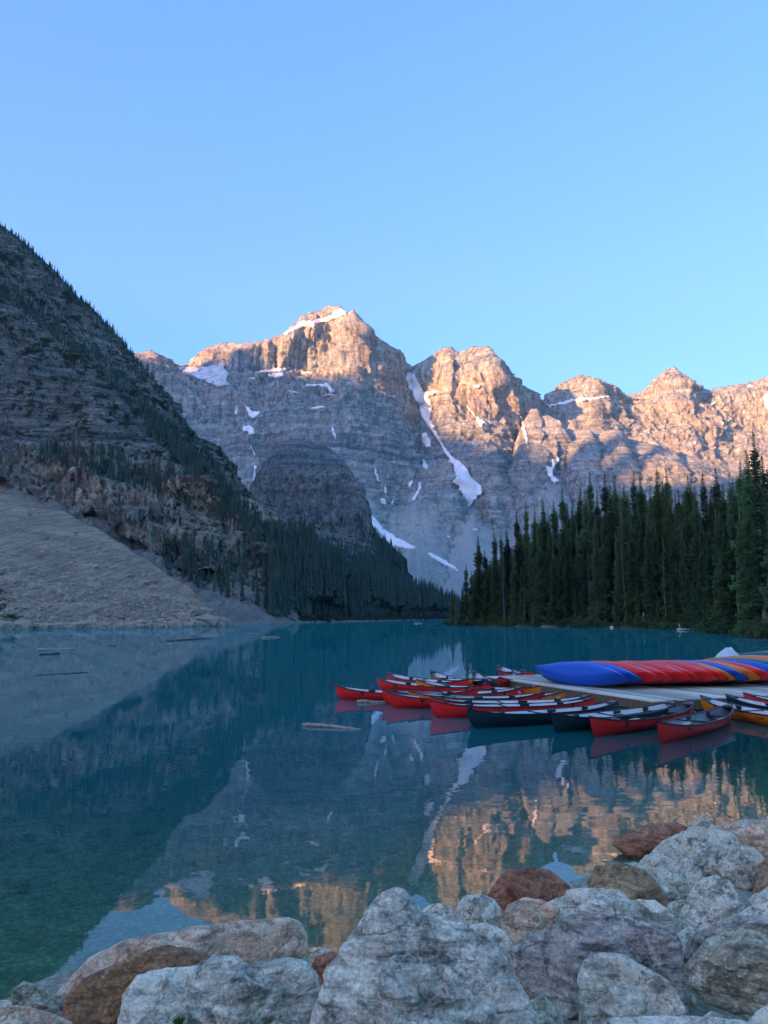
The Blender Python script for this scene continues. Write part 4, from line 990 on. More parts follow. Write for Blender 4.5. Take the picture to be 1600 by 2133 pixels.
def make_canoe(col, liner='pale', label='', group='', number=None, rope=False, parts=True, num_end=1):
    r = bpy.data.objects.new('canoe', None); COL.objects.link(r); r.empty_display_size = 0.3
    tag(r, label, 'canoe', group)
    hu = obj('hull', hull_me(col), parent=r)
    obj('liner', LINERS[liner], parent=r); obj('gunwale', ME_GUN, parent=r)
    for m in ME_DECKS: obj('deck', m, parent=r)
    if parts:
        for m in ME_SEATS: obj('seat', m, parent=r)
        obj('thwart', ME_THW, parent=r)
    if rope:
        mb = MB(); z = float(sheer(0.9)) + 0.03; x = 0.9 * CL / 2
        mb.tube([(x, -0.12, z), (x + 0.02, 0, z + 0.02), (x, 0.12, z), (x + 0.1, 0.15, z - 0.12), (x + 0.15, 0.13, z - 0.30), (x + 0.45, 0.05, z - 0.28)], 0.012, 5)
        m = mb.mesh('rope'); m.materials.append(M_ROPE); obj('rope', m, parent=r)
    if number:
        s, side_, size = number
        x = num_end * 0.90 * CL / 2; b = float(half_beam(0.90))
        hu_ang = math.atan2(float(half_beam(0.84) - half_beam(0.95)), 0.11 * CL / 2)
        rz = (0 if side_ < 0 else math.pi) + (hu_ang * num_end * (1 if side_ < 0 else -1))
        text(hu, s, (x, side_ * (b + 0.012), 0.36), (math.pi / 2, 0, rz), size)
    return r

def float_canoe(bow, stern, **kw):
    """bow / stern: photograph positions of the tips of the gunwale"""
    zt = float(sheer(1)) - 0.075
    A = at_z(*bow, zt); Bq = at_z(*stern, zt)
    r = make_canoe(**kw)
    d = Bq - A; d[2] = 0; ln = np.linalg.norm(d); d /= ln
    c = A + d * CL / 2
    r.location = (c[0], c[1], -0.075); r.rotation_euler = (R(random.Random(int(bow[0])).uniform(-1.5, 1.5)), 0, math.atan2(d[1], d[0]))
    return r, ln

G1 = 'canoes floating beside the dock'
FL = [
 ((806, 1400), (992, 1417), dict(col='red', label='red canoe, farthest back of the red ones left of the dock')),
 ((897, 1396), (1008, 1419), dict(col='orange', label='orange canoe with pale inside, farthest back on the left')),
 ((986, 1397), (1012, 1417), dict(col='navy', label='navy canoe seen end on at the dock corner')),
 ((1037, 1385), (1122, 1402), dict(col='red', label='red canoe floating beyond the far corner of the dock')),
 ((1091, 1394), (1043, 1410), dict(col='crimson', label='dark red canoe seen end on behind the dock tip')),
 ((786, 1411), (1034, 1425), dict(col='red', label='red canoe with pale inside, second row from the back', rope=True)),
 ((867, 1415), (1101, 1427), dict(col='orange', label='orange canoe squeezed between two red ones at the back', rope=True)),
 ((698, 1427), (975, 1434), dict(col='red', label='red canoe reaching farthest left into the lake')),
 ((796, 1436), (1115, 1429), dict(col='red', label='red canoe numbered 71 at its stern', rope=True, number=('71', -1, 0.15))),
 ((850, 1439), (1188, 1440), dict(col='orange', label='orange canoe numbered 28 at its stern', number=('28', -1, 0.15))),
 ((806, 1442), (1155, 1441), dict(col='red', label='red canoe right in front of the orange number 28 canoe')),
 ((895, 1451), (1265, 1447), dict(col='red', label='red canoe just behind the front red one in the middle', rope=True)),
 ((896, 1459), (1276, 1452), dict(col='red', label='red canoe left of the dark teal ones with long reflection')),
 ((973, 1477), (1321, 1457), dict(col='teal', label='dark teal canoe, left of the two', rope=True)),
 ((1147, 1485), (1423, 1458), dict(col='teal', label='dark teal canoe, right of the two', liner='pale', rope=True)),
 ((1229, 1493), (1470, 1458), dict(col='crimson', liner='slate', label='deep red canoe with slate inside, second nearest', rope=True)),
 ((1369, 1504), (1537, 1462), dict(col='crimson', liner='slate', label='deep red canoe with slate inside, nearest to the shore', rope=True)),
 ((1459, 1449), (1790, 1500), dict(col='orange', label='orange canoe numbered 69 moored right of the dock corner', number=('69', 1, 0.16), num_end=-1)),
 ((1512, 1446), (1800, 1478), dict(col='teal', label='dark teal canoe moored at the right edge')),
 ((1548, 1443), (1800, 1462), dict(col='red', label='red canoe moored behind the teal one at the right edge')),
]
fls = []
for bw, st, kw in FL:
    r, ln = float_canoe(bw, st, group=G1, **kw); fls.append(r)
# paddles lying in the two nearest canoes: things of their own
for ci, nm in ((15, 'second nearest'), (16, 'nearest')):
    c = fls[ci]
    for k, (dx, dy, rz, wd) in enumerate([(-1.2, 0.08, 4, 'left'), (0.45, -0.1, -6, 'right')]):
        o = obj('paddle', ME_PADDLE)
        o.matrix_world = Matrix.Translation(c.location) @ c.rotation_euler.to_matrix().to_4x4() @ Matrix.Translation((dx - 0.4, dy, 0.03)) @ Matrix.Rotation(R(rz), 4, 'Z')
        tag(o, 'wooden paddle lying in the %s end of the %s deep red canoe' % (wd, nm), 'paddle', 'paddles in the canoes')

# ---- dock
KD = np.array([8.5, 24.9]); E1 = np.array([-0.36, 0.933]); E2 = np.array([0.933, 0.36]); DZ = 0.36
t = NT('weathered_planks'); p = t.pos(); oc = t.objc()
gr = t.noise(t.scale(oc, (1.2, 30, 30)), 1.0, 6, 0.7)
c = t.mix(t.ramp(gr, [(0.3, 0), (0.7, 1)]), (0.54, 0.47, 0.36), (0.76, 0.69, 0.56))
c = t.mix(1.0, c, t.ramp(t.rnd(), [(0, 0.5), (1, 1.25)]), 'MULTIPLY')
c = t.mix(0.6, c, t.ramp(t.noise(p, 0.6, 4), [(0.35, 0.7), (0.6, 1.1)]), 'MULTIPLY')
M_PLANK = t.bsdf(c, 0.85, t.bump(gr, 0.4, 0.01), 0.2)
M_FASC = mat_plain('dock_beam', (0.16, 0.105, 0.06), 0.8, 0.2, 0.3, 8)
dock = bpy.data.objects.new('dock', None); COL.objects.link(dock)
dock.location = (KD[0], KD[1], 0); dock.rotation_euler = (0, 0, math.atan2(E1[1], E1[0]))
tag(dock, 'pale wooden floating dock carrying the overturned canoes', 'dock')
DL, DW, PW = 11.0, 19.0, 0.145
me_planks = []
for k in range(4):
    mb = MB(); rr = random.Random(k)
    mb.box(0, DL + rr.uniform(-0.03, 0.03), -0.066, 0.066, -0.04, 0)
    m = mb.mesh('plank', False); m.materials.append(M_PLANK); me_planks.append(m)
rr = random.Random(3)
for k in range(int(DW / PW)):
    o = obj('plank', me_planks[rr.randrange(4)], parent=dock, loc=(rr.uniform(-0.015, 0.015), -0.075 - k * PW, DZ + rr.uniform(-0.004, 0.004)))
for nm, bx in (('edge_beam', (-0.06, -0.02, -DW, 0.0, 0.03, DZ - 0.045)), ('edge_beam', (DL - 0.1, DL - 0.05, -DW, 0.0, 0.03, DZ - 0.045)), ('edge_beam', (-0.02, DL - 0.1, -0.05, -0.005, 0.03, DZ - 0.045)), ('float_tank', (0.5, DL - 0.6, -DW + 0.3, -0.4, -0.2, 0.2))):
    mb = MB(); mb.box(*bx); m = mb.mesh(nm, False); m.materials.append(M_FASC if nm != 'float_tank' else M_BLACK); obj(nm, m, parent=dock)

# ---- overturned canoes in a row on the dock, each leaning on the next
G2 = 'canoes turned over on the dock'
def turned(near_px, near_py, col, label, head=R(122), roll=38, number=None, lift=0.0):
    Yn = 28.3 + (near_px - 1306) * 1.1 / 272; A = np.array([(near_px - 24 - 800) / 1600 * Yn, Yn, 0])
    r = make_canoe(col, 'slate', label, G2, parts=False)
    d = np.array([math.cos(head), math.sin(head)])
    c = A[:2] + d * CL * 0.90 / 2
    M = Matrix.Rotation(head, 4, 'Z') @ Matrix.Rotation(R(180 - roll), 4, 'X') @ Matrix.Diagonal((0.90, 1.06, 1.12, 1))
    # drop the lowest gunwale point on to the planks
    lo = min((M @ Vector((x, y, z))).z for row in (Go[18], Go[14], Go[22]) for x, y, z in (row[0], row[-1]))
    r.matrix_world = Matrix.Translation((c[0], c[1], DZ + 0.02 - lo + lift)) @ M
    if number:
        text(r.children[0], number, (-0.8 * CL / 2, 0.135, 0.34), (math.pi / 2, 0, math.pi + 0.25), 0.16)
    return r
TR = [(1306, 1414, 'blue', 'overturned blue canoe, frontmost at the left end of the row'), (1331, 1415, 'blue', 'overturned blue canoe, second in the row'),
      (1371, 1419, 'red', 'overturned red canoe next to the two blue ones'), (1397, 1418, 'red', 'overturned red canoe, second of the reds'), (1433, 1416, 'red', 'overturned red canoe, third of the reds'),
      (1453, 1413, 'red', 'overturned red canoe, fourth of the reds'), (1490, 1415, 'red', 'overturned red canoe, fifth of the reds'), (1508, 1412, 'red', 'overturned red canoe, last red before the orange one'),
      (1524, 1406, 'orange', 'overturned orange canoe between the reds and the third blue'), (1550, 1409, 'blue', 'overturned blue canoe between the two orange ones'), (1578, 1411, 'orange', 'overturned orange canoe right of the third blue one'),
      (1606, 1413, 'red', 'overturned red canoe at the right edge, front row'), (1646, 1412, 'blue', 'overturned blue canoe cut off by the right edge')]
for k, (a_, b_, c_, l_) in enumerate(TR):
    turned(a_, b_, c_, l_, number='66' if k == 9 else None, roll=57 + (k * 7 % 5), head=R(122 + (k * 5 % 4) * 0.6 - 1))
for k, (a_, b_, c_, l_, lf) in enumerate([(1668, 1398, 'green', 'overturned green canoe, lower of the two greens', 0.12), (1705, 1394, 'orange', 'overturned orange canoe between the two greens', 0.22), (1760, 1385, 'green', 'overturned green canoe, upper of the two greens', 0.38), (1800, 1380, 'red', 'overturned red canoe at the top right of the stack', 0.45)]):
    turned(a_, b_, c_, l_, head=R(125), roll=52, lift=lf)
# short trestles that carry the row
t_m = mat_plain('trestle_wood', (0.22, 0.17, 0.12), 0.8, 0.2, 0.3, 8)
for k, (a_, b_) in enumerate([(1477, 1429), (1536, 1425)]):
    X = at_z(a_, b_, DZ)
    mb = MB(); mb.box(-0.03, 0.03, -0.03, 0.03, 0, 0.42); mb.box(-0.03, 0.03, -0.05, 1.6, 0.42, 0.48); mb.box(-0.03, 0.03, 1.5, 1.56, 0, 0.42)
    m = mb.mesh('trestle', False); m.materials.append(t_m)
    o = obj('trestle', m, loc=X); o.rotation_euler = (0, 0, 0.45)
    tag(o, ['thin wooden trestle under the fifth red overturned canoe', 'thin wooden trestle under the third blue overturned canoe'][k], 'trestle')

# ---- white tarpaulin mound
D_, F_ = ico(5)
P_ = D_ * np.array([0.66, 0.6, 1.22]); P_[:, 2] = np.where(P_[:, 2] < -0.1, -0.1, P_[:, 2])
top = np.clip(P_[:, 2] / 1.22, 0, 1)
P_[:, 0] *= 1.3 - 0.45 * top ** 0.8; P_[:, 0] += 0.12 * top
P_ += D_ * (0.05 * ridged(P_ * 2.2, 3))[:, None] + D_ * (0.03 * fbm(P_ * 6, 3))[:, None]
C_ = at_z(1500, 1386, DZ); C_ = np.array([(1500 - 800) / 1600 * 33.5, 33.5, DZ + 0.08])
tag(obj('tarpaulin', mesh_np('tarpaulin', P_, F_), mat_plain('white_tarpaulin', (0.62, 0.64, 0.66), 0.5, 0.4, 0.1, 6), loc=C_), 'crumpled white tarpaulin mound behind the overturned canoes', 'tarpaulin')

# ================================================================== DRIFTWOOD
M_DRIFT = mat_plain('driftwood', (0.36, 0.29, 0.21), 0.85, 0.2, 0.45, 9)
M_DARKLOG = mat_plain('wet_log', (0.05, 0.045, 0.04), 0.6, 0.4, 0.4, 6)
def log(p0, p1, rad, mat, label, stub=True, seed=0):
    rr = random.Random(seed)
    A = at_z(*p0, 0.0); Bq = at_z(*p1, 0.0)
    mid = (A + Bq) / 2; L = np.linalg.norm(Bq - A); d = (Bq - A) / L; s_ = np.array([-d[1], d[0], 0])
    mb = MB(); pts = []; rd = []
    for k in range(9):
        t_ = k / 8
        q_ = (t_ - 0.5) * L * d + s_ * L * 0.02 * math.sin(t_ * 4 + seed) + np.array([0, 0, rad * 0.35 + rad * 0.25 * math.sin(seed + t_ * 5)])
        pts.append(q_); rd.append(rad * (1.0 - 0.45 * t_) * rr.uniform(0.85, 1.1) * (0.75 if k in (0, 8) else 1))
    mb.tube(pts, rd, 8)
    if stub:
        for _ in range(3):
            k = rr.randrange(2, 7); q_ = pts[k]; dr = np.array([rr.uniform(-0.5, 0.5), rr.uniform(-0.5, 0.5), rr.uniform(0.3, 1)]) * rad * rr.uniform(2, 4)
            mb.tube([q_, q_ + dr * 0.6, q_ + dr], [rad * 0.3, rad * 0.2, rad * 0.1], 5)
    m = mb.mesh('driftwood_log'); m.materials.append(mat)
    tag(obj('driftwood_log', m, loc=mid), label, 'log', 'logs drifting on the lake')
LG = [((630, 1512), (752, 1520), 0.065, M_DRIFT, 'pale floating log left of the dark teal canoes'), ((744, 1464), (806, 1463), 0.07, M_DRIFT, 'floating log in front of the leftmost red canoe'),
      ((78, 1356), (158, 1353), 0.16, M_DRIFT, 'thick pale floating log far out on the left'), ((82, 1364), (125, 1362), 0.12, M_DARKLOG, 'short dark log below the thick pale one'),
      ((72, 1407), (185, 1401), 0.035, M_DARKLOG, 'long thin dark stick floating at the left'), ((343, 1336), (440, 1330), 0.13, M_DARKLOG, 'long dark log floating near the talus'),
      ((545, 1329), (583, 1328), 0.16, M_DRIFT, 'pale log farther right in the middle of the lake'), ((515, 1322), (541, 1321), 0.14, M_DRIFT, 'short pale log near the far shore'),
      ((346, 1342), (358, 1342), 0.12, M_DRIFT, 'tiny pale floating piece of wood below the long dark log'), ((228, 1346), (243, 1346), 0.08, M_DARKLOG, 'tiny dark piece of wood floating alone at the left'),
      ((126, 1341), (144, 1341), 0.09, M_DRIFT, 'faint small log behind the thick pale one'), ((440, 1326), (476, 1325), 0.12, M_DRIFT, 'thin pale log between the long dark one and the far shore'),
      ((1545, 1334), (1620, 1331), 0.11, M_DARKLOG, 'long log lying along the water at the right edge'), ((863, 1299), (880, 1299), 0.35, M_DRIFT, 'brownish log floating at the head of the lake')]
for i, (a_, b_, c_, d_, e_) in enumerate(LG): log(a_, b_, c_, d_, e_, False, i)
# ================================================================== TREES
M_SPR = [mat_leaf('spruce_needles', (0.10, 0.18, 0.075), (0.16, 0.255, 0.10), 0.55), mat_leaf('spruce_needles_light', (0.10, 0.165, 0.05), (0.15, 0.21, 0.07), 0.35)]
M_BARK = mat_plain('spruce_bark', (0.30, 0.25, 0.21), 0.9, 0.1, 0.35, 3, world=True)
M_DEAD = mat_plain('dead_wood', (0.17, 0.155, 0.14), 0.9, 0.1, 0.3, 3, world=True)

def spruce(h, seed, w=0.085, bare=0.06, step=0.46, nb=7, gap=0.0):
    """one conifer, h metres: crown mesh (drooping fronds) and trunk mesh"""
    rr = random.Random(seed)
    V, F = [], []
    lean = (rr.uniform(-0.012, 0.012), rr.uniform(-0.012, 0.012))
    ax = lambda z: np.array([lean[0] * z + 0.10 * math.sin(z * 0.35 + seed), lean[1] * z, z])
    z = h * bare
    ph = rr.uniform(0, 6)
    while z < h * 0.985:
        f = 1 - z / h
        prof = (f ** 0.78) * (1.0 if f < 0.9 else 1 - (f - 0.9) * 3)
        env = w * h * prof * (0.86 + 0.22 * math.sin(z * 1.1 + ph) + 0.12 * math.sin(z * 2.7 + ph * 2))
        n = nb if f > 0.12 else 5
        a0 = rr.uniform(0, 6.28)
        for k in range(n):
            if rr.random() < gap: continue
            az = a0 + 6.283 * k / n + rr.uniform(-0.35, 0.35)
            L = max(0.16, env * rr.uniform(0.55, 1.18))
            up = 0.30 * (1 - f) - 0.42 * f + rr.uniform(-0.15, 0.12)
            dirv = np.array([math.cos(az), math.sin(az), 0]); sd = np.array([-math.sin(az), math.cos(az), 0])
            b = ax(z)
            m = 4 if L > 1.0 else 3
            for j in range(m):
                s0, s1 = j / m, (j + 1.25) / m
                p0 = b + dirv * L * s0 + np.array([0, 0, L * (up * s0 - 0.12 * s0 * s0 + 0.16 * s0 ** 3)])
                p1 = b + dirv * L * s1 + np.array([0, 0, L * (up * s1 - 0.12 * s1 * s1 + 0.16 * s1 ** 3)])
                wd = 0.36 * L * (1 - 0.5 * s0) * rr.uniform(0.75, 1.3) + 0.13 * min(1, f * 7)
                dn = np.array([0, 0, -0.35 * wd - 0.05])
                i = len(V)
                V += [p0, p1, p0 * 0.45 + p1 * 0.55 + sd * wd + dn, p0 * 0.45 + p1 * 0.55 - sd * wd + dn, p0 * 0.3 + p1 * 0.7 + np.array([0, 0, -0.34 * L * (1 - 0.4 * s0) - 0.22 * min(1, f * 6)])]
                F += [(i, i + 2, i + 1), (i, i + 1, i + 3), (i, i + 4, i + 1)]
        z += step * (0.55 + 0.75 * f) * rr.uniform(0.8, 1.2)
    i = len(V); tp = ax(h)
    for k in range(3):
        a = 2.1 * k; V += [tp + np.array([0, 0, 0.25]), tp + np.array([0.10 * math.cos(a), 0.10 * math.sin(a), -0.9]), tp + np.array([0.10 * math.cos(a + 2.1), 0.10 * math.sin(a + 2.1), -0.9])]
        F.append((i + 3 * k, i + 3 * k + 1, i + 3 * k + 2))
    crown = mesh_np('crown', np.array(V), np.array(F), False)
    mb = MB(); n = 9
    mb.tube([ax(h * k / (n - 1) - (0.6 if k == 0 else 0)) for k in range(n)], [0.0115 * h * (1 - 0.93 * k / (n - 1)) for k in range(n)], 7)
    trunk = mb.mesh('trunk'); trunk.materials.append(M_BARK)
    return crown, trunk

KIND = []
for k, (w, bare, gap) in enumerate([(0.104, 0.05, 0.0), (0.092, 0.08, 0.05), (0.116, 0.03, 0.0), (0.086, 0.14, 0.12), (0.110, 0.02, 0.0), (0.088, 0.09, 0.06)]):
    c, tr_ = spruce(24.0, 100 + k, w, bare, 0.42, 8, gap)
    cl_ = c.copy(); c.materials.append(M_SPR[0]); cl_.materials.append(M_SPR[1])
    KIND.append((c, cl_, tr_))
c, tr_ = spruce(9.0, 55, 0.15, 0.02, 0.30, 7); cl_ = c.copy(); c.materials.append(M_SPR[0]); cl_.materials.append(M_SPR[1]); YOUNG = (c, cl_, tr_)

def plant_tree(kind, loc, h, base_h, rot, light, label, group, wide=1.0, name='spruce_tree'):
    r = bpy.data.objects.new(name, None); COL.objects.link(r)
    r.location = loc; s = h / base_h; r.scale = (s * wide * 1.12, s * wide * 1.12, s); r.rotation_euler = (0, 0, rot)
    tag(r, label, 'tree', group)
    obj('crown', kind[1 if light else 0], parent=r); obj('trunk', kind[2], parent=r)
    return r

def ordinal(n):
    o1 = ['', 'first', 'second', 'third', 'fourth', 'fifth', 'sixth', 'seventh', 'eighth', 'ninth', 'tenth', 'eleventh', 'twelfth', 'thirteenth', 'fourteenth', 'fifteenth', 'sixteenth', 'seventeenth', 'eighteenth', 'nineteenth']
    if n < 20: return o1[n]
    tens = {2: ('twentieth', 'twenty'), 3: ('thirtieth', 'thirty'), 4: ('fortieth', 'forty'), 5: ('fiftieth', 'fifty')}[n // 10]
    return tens[0] if n % 10 == 0 else tens[1] + '-' + o1[n % 10]

rr = random.Random(12)
def shore_px(px): return float(np.interp(px, LS[:, 0], LS[:, 1]))
def on_land(px, inland):
    """point `inland` metres behind the waterline along the view through column px"""
    B0 = at_z(px, shore_px(px), 0.0); a, _ = ray(px, 1290.0)
    Y = B0[1] + inland
    x = float(a) * Y
    return np.array([x, Y, max(0.1, float(land_z(np.array([x]), np.array([Y]))[0]))])
TOPS = [(943, 1222, 1), (963, 1222, 2), (973, 1176, 3), (985, 1190, 6), (1000, 1116, 5), (1011, 1146, 8), (1022, 1170, 4), (1035, 1107, 6), (1046, 1106, 10), (1061, 1103, 14), (1080, 1063, 9), (1092, 1100, 14), (1104, 1040, 12), (1118, 1054, 18), (1139, 1037, 7), (1151, 1075, 16), (1163, 1042, 20), (1178, 1015, 12), (1190, 1060, 22), (1199, 1050, 18), (1215, 1014, 22), (1230, 1022, 12),
        (1240, 982, 20), (1255, 1020, 26), (1270, 984, 22), (1283, 1010, 16), (1296, 987, 24), (1314, 1005, 18), (1332, 980, 26), (1348, 994, 14), (1364, 1012, 24), (1381, 975, 22), (1392, 1000, 28), (1404, 973, 26), (1424, 1018, 18), (1437, 1030, 26), (1448, 992, 18), (1463, 1010, 26), (1479, 984, 16), (1495, 1015, 26), (1510, 975, 24), (1524, 1010, 16), (1536, 987, 24), (1548, 1000, 14), (1560, 961, 20), (1572, 990, 24), (1581, 937, 14), (1594, 898, 3), (1612, 950, 10), (1632, 930, 16)]
GT = 'tall conifers on the right shore'
for i, (px, py, inl) in enumerate(TOPS):
    X = on_land(px, inl)
    _, b = ray(px, py); h = EYE + float(b) * X[1] - X[2] + 0.3
    lb = '%s treetop from the left on the right shore skyline' % ordinal(i + 1)
    if i == 0: lb = 'small lone spruce at the far left tip of the right shore'
    if i == 47: lb = 'tallest nearest spruce with bare lower trunk at the right edge'
    plant_tree(KIND[rr.randrange(6)] if i != 47 else KIND[3], X, h, 24.0, rr.uniform(0, 6.28), rr.random() < 0.15, lb.capitalize() if False else lb, GT, min(1.25, max(0.92, 28.0 / max(h, 1))) * rr.uniform(1.0, 1.3))
# second tier: lower crowns in front of the skyline trees
LOWER = [(952, 1262, 1, 0), (992, 1200, 1.5, 0), (1016, 1192, 2, 0), (1030, 1165, 2, 0), (1050, 1160, 4, 0), (1072, 1140, 5, 0), (1089, 1184, 1.5, 1), (1110, 1120, 4, 0), (1128, 1080, 3, 1), (1146, 1120, 5, 0), (1156, 1150, 2, 0), (1172, 1110, 6, 0), (1186, 1095, 4, 0), (1207, 1095, 8, 0), (1222, 1110, 3, 0), (1245, 1080, 4, 0), (1262, 1066, 6, 0), (1288, 1110, 4, 0), (1302, 1060, 6, 1), (1322, 1085, 5, 0), (1340, 1060, 6, 0), (1358, 1075, 4, 0), (1375, 1090, 8, 0),
         (1394, 1085, 5, 0), (1412, 1042, 6, 1), (1430, 1100, 4, 0), (1453, 1166, 2, 0), (1470, 1085, 6, 0), (1488, 1095, 4, 0), (1502, 1060, 8, 0), (1520, 1100, 4, 0), (1540, 1075, 8, 0), (1556, 1060, 6, 0), (1575, 1060, 6, 0), (1600, 1050, 10, 0), (1620, 1040, 5, 0)]
for i, (px, py, inl, lt) in enumerate(LOWER):
    X = on_land(px, inl); _, b = ray(px, py); h = EYE + float(b) * X[1] - X[2] + 0.3
    plant_tree(KIND[rr.randrange(6)], X, h, 24.0, rr.uniform(0, 6.28), lt or rr.random() < 0.25, 'shorter spruce at the waterfront, %s from the left in front of the tall ones' % ordinal(i + 1), 'waterfront spruces on the right shore', min(1.3, max(0.85, 22.0 / max(h, 1))) * rr.uniform(0.9, 1.1))
# saplings by the water
for i, (px, py, inl) in enumerate([(1200, 1228, 1.5), (1218, 1205, 2), (1233, 1232, 1.5), (1246, 1250, 1), (1330, 1225, 2), (1405, 1212, 2), (1436, 1190, 3), (1120, 1230, 2), (1495, 1215, 3), (1018, 1255, 1), (1066, 1242, 1), (1178, 1252, 1.2), (1284, 1240, 1.5), (1372, 1245, 1.5), (1412, 1272, 1), (1468, 1240, 2)]):
    X = on_land(px, inl); _, b = ray(px, py); h = max(2.5, EYE + float(b) * X[1] - X[2])
    plant_tree(YOUNG, X, h, 9.0, rr.uniform(0, 6.28), True if i % 2 == 0 else False, 'young bushy spruce by the water, %s from the left' % ordinal(sorted([1200, 1218, 1233, 1246, 1330, 1405, 1436, 1120, 1495, 1018, 1066, 1178, 1284, 1372, 1412, 1468]).index(px) + 1), 'young spruces on the right shore', 0.9, 'young_spruce')
# the wood behind the front rows
for i in range(75):
    px = 1010 + 640 * rr.random(); inl = rr.uniform(22, 60)
    X = on_land(px, inl)
    top = float(np.interp(px, [945, 1000, 1050, 1110, 1180, 1240, 1400, 1560, 1650], [1230, 1160, 1130, 1075, 1045, 1020, 1005, 1000, 970])) + rr.uniform(0, 45)
    _, b = ray(px, top); h = EYE + float(b) * X[1] - X[2]
    plant_tree(KIND[rr.randrange(6)], X, h, 24.0, rr.uniform(0, 6.28), False, 'dark spruce deep inside the wood behind the front row of trees', 'spruces inside the wood', 0.9)

# dead tree with drooping grey branches
X = on_land(1050, 1.0)
mb = MB(); H_ = 22.0
mb.tube([(0.15 * math.sin(z * 0.4), 0, z) for z in np.linspace(-0.5, H_, 12)], [0.2 * (1 - 0.9 * k / 11) for k in range(12)], 6)
tr_me = mb.mesh('trunk'); tr_me.materials.append(M_DEAD)
dead = bpy.data.objects.new('dead_tree', None); COL.objects.link(dead); dead.location = X
tag(dead, 'dead grey tree with drooping bare branches near the left tip', 'tree')
obj('trunk', tr_me, parent=dead)
for k in range(26):
    z = 6 + 15 * rr.random(); az = rr.uniform(0, 6.28); L = rr.uniform(1.2, 3.4) * (1.15 - z / 28)
    d = np.array([math.cos(az), math.sin(az)])
    mb = MB(); mb.tube([(d[0] * L * s, d[1] * L * s, z + L * (0.25 * s - 0.9 * s * s)) for s in np.linspace(0, 1, 6)], [0.06 * (1 - 0.8 * s) for s in np.linspace(0, 1, 6)], 4)
    m = mb.mesh('branch'); m.materials.append(M_DEAD); obj('branch', m, parent=dead)

# bare snags standing in the wood
for i, (px, py, inl, lb) in enumerate([(1155, 1120, 3, 'bare grey trunk standing left of the middle of the wood'), (1300, 1075, 3, 'long bare grey trunk in the middle of the wood'), (1228, 1150, 2, 'short bare trunk just right of the bay'), (1385, 1130, 2, 'thin bare trunk right of the middle of the wood'), (1535, 1120, 3, 'bare brown trunk near the right edge of the wood'), (1092, 1215, 1.5, 'slim bare trunk by the light green waterfront spruce')]):
    X = on_land(px, inl); _, b = ray(px, py); H_ = EYE + float(b) * X[1] - X[2]
    sn = bpy.data.objects.new('dead_tree', None); COL.objects.link(sn); sn.location = X
    tag(sn, lb, 'tree', 'bare trunks in the wood')
    mb = MB(); mb.tube([(0.2 * math.sin(z * 0.2 + i), -1.2, z) for z in np.linspace(-0.5, H_, 10)], [0.15 * (1 - 0.85 * k / 9) for k in range(10)], 6)
    m = mb.mesh('trunk'); m.materials.append(M_DEAD); obj('trunk', m, parent=sn)
    for k in range(9):
        z = H_ * rr.uniform(0.35, 0.95); az = rr.uniform(0, 6.28); L = rr.uniform(0.6, 1.7)
        mb = MB(); mb.tube([(math.cos(az) * L * q_, -1.2 + math.sin(az) * L * q_, z + L * (0.1 * q_ - 0.35 * q_ * q_)) for q_ in (0, 0.5, 1)], [0.045, 0.03, 0.012], 4)
        m = mb.mesh('branch'); m.materials.append(M_DEAD); obj('branch', m, parent=sn)

# ---- shrubs along the waterline
M_SHRUB = [mat_leaf('willow_leaves', (0.10, 0.175, 0.05), (0.155, 0.24, 0.075), 0.35), mat_leaf('willow_leaves_grey', (0.10, 0.14, 0.07), (0.15, 0.19, 0.10), 0.35)]
def shrub_me(seed, n=650):
    rr = np.random.RandomState(seed)
    V, F = [], []
    for i in range(n):
        d = rr.normal(size=3); d /= np.linalg.norm(d); d[2] = abs(d[2])
        r = rr.uniform(0.55, 1.0) * (1 + 0.25 * math.sin(3 * math.atan2(d[1], d[0]) + seed) + 0.15 * rr.normal())
        c = d * r * np.array([1.0, 0.8, 0.75]); a = rr.normal(size=3) * 0.085; b = rr.normal(size=3) * 0.085
        k = len(V); V += [c + a, c + b, c - a * 0.6 - b * 0.4, c - a]; F += [(k, k + 1, k + 2), (k, k + 2, k + 3)]
    fo = mesh_np('foliage', np.array(V), np.array(F), False)
    mb = MB()
    for i in range(6):
        a = i * 1.05; mb.tube([(0, 0, -0.1), (0.25 * math.cos(a), 0.25 * math.sin(a), 0.3), (0.5 * math.cos(a), 0.5 * math.sin(a), 0.55)], [0.03, 0.02, 0.008], 4)
    st = mb.mesh('stems'); st.materials.append(M_BARK)
    return fo, st
SHK = []
for k in range(3):
    f_, s_ = shrub_me(k); f2 = f_.copy(); f_.materials.append(M_SHRUB[0]); f2.materials.append(M_SHRUB[1]); SHK.append((f_, f2, s_))
spots = sorted([(938, 2.2), (947, 2.6), (958, 2.4), (968, 1.6), (980, 1.7), (996, 2.2), (1008, 2.6), (1022, 2.0), (1034, 1.8), (1048, 2.2), (1060, 2.0), (1074, 1.4), (1110, 1.6), (1128, 1.2), (1146, 1.4), (1172, 1.6), (1184, 2.6), (1198, 3.2), (1212, 3.2), (1226, 3.0), (1240, 2.6), (1252, 2.0), (1266, 1.6), (1318, 1.3), (1332, 1.6), (1346, 1.9), (1360, 2.0), (1374, 2.2), (1388, 1.8), (1402, 2.4), (1416, 2.0), (1432, 1.6), (1444, 2.0), (1456, 1.7), (1470, 2.2), (1484, 2.8), (1498, 2.9), (1512, 2.6), (1524, 1.5), (1540, 1.6), (1556, 1.6), (1572, 2.4), (1590, 2.8), (1608, 2.6)])
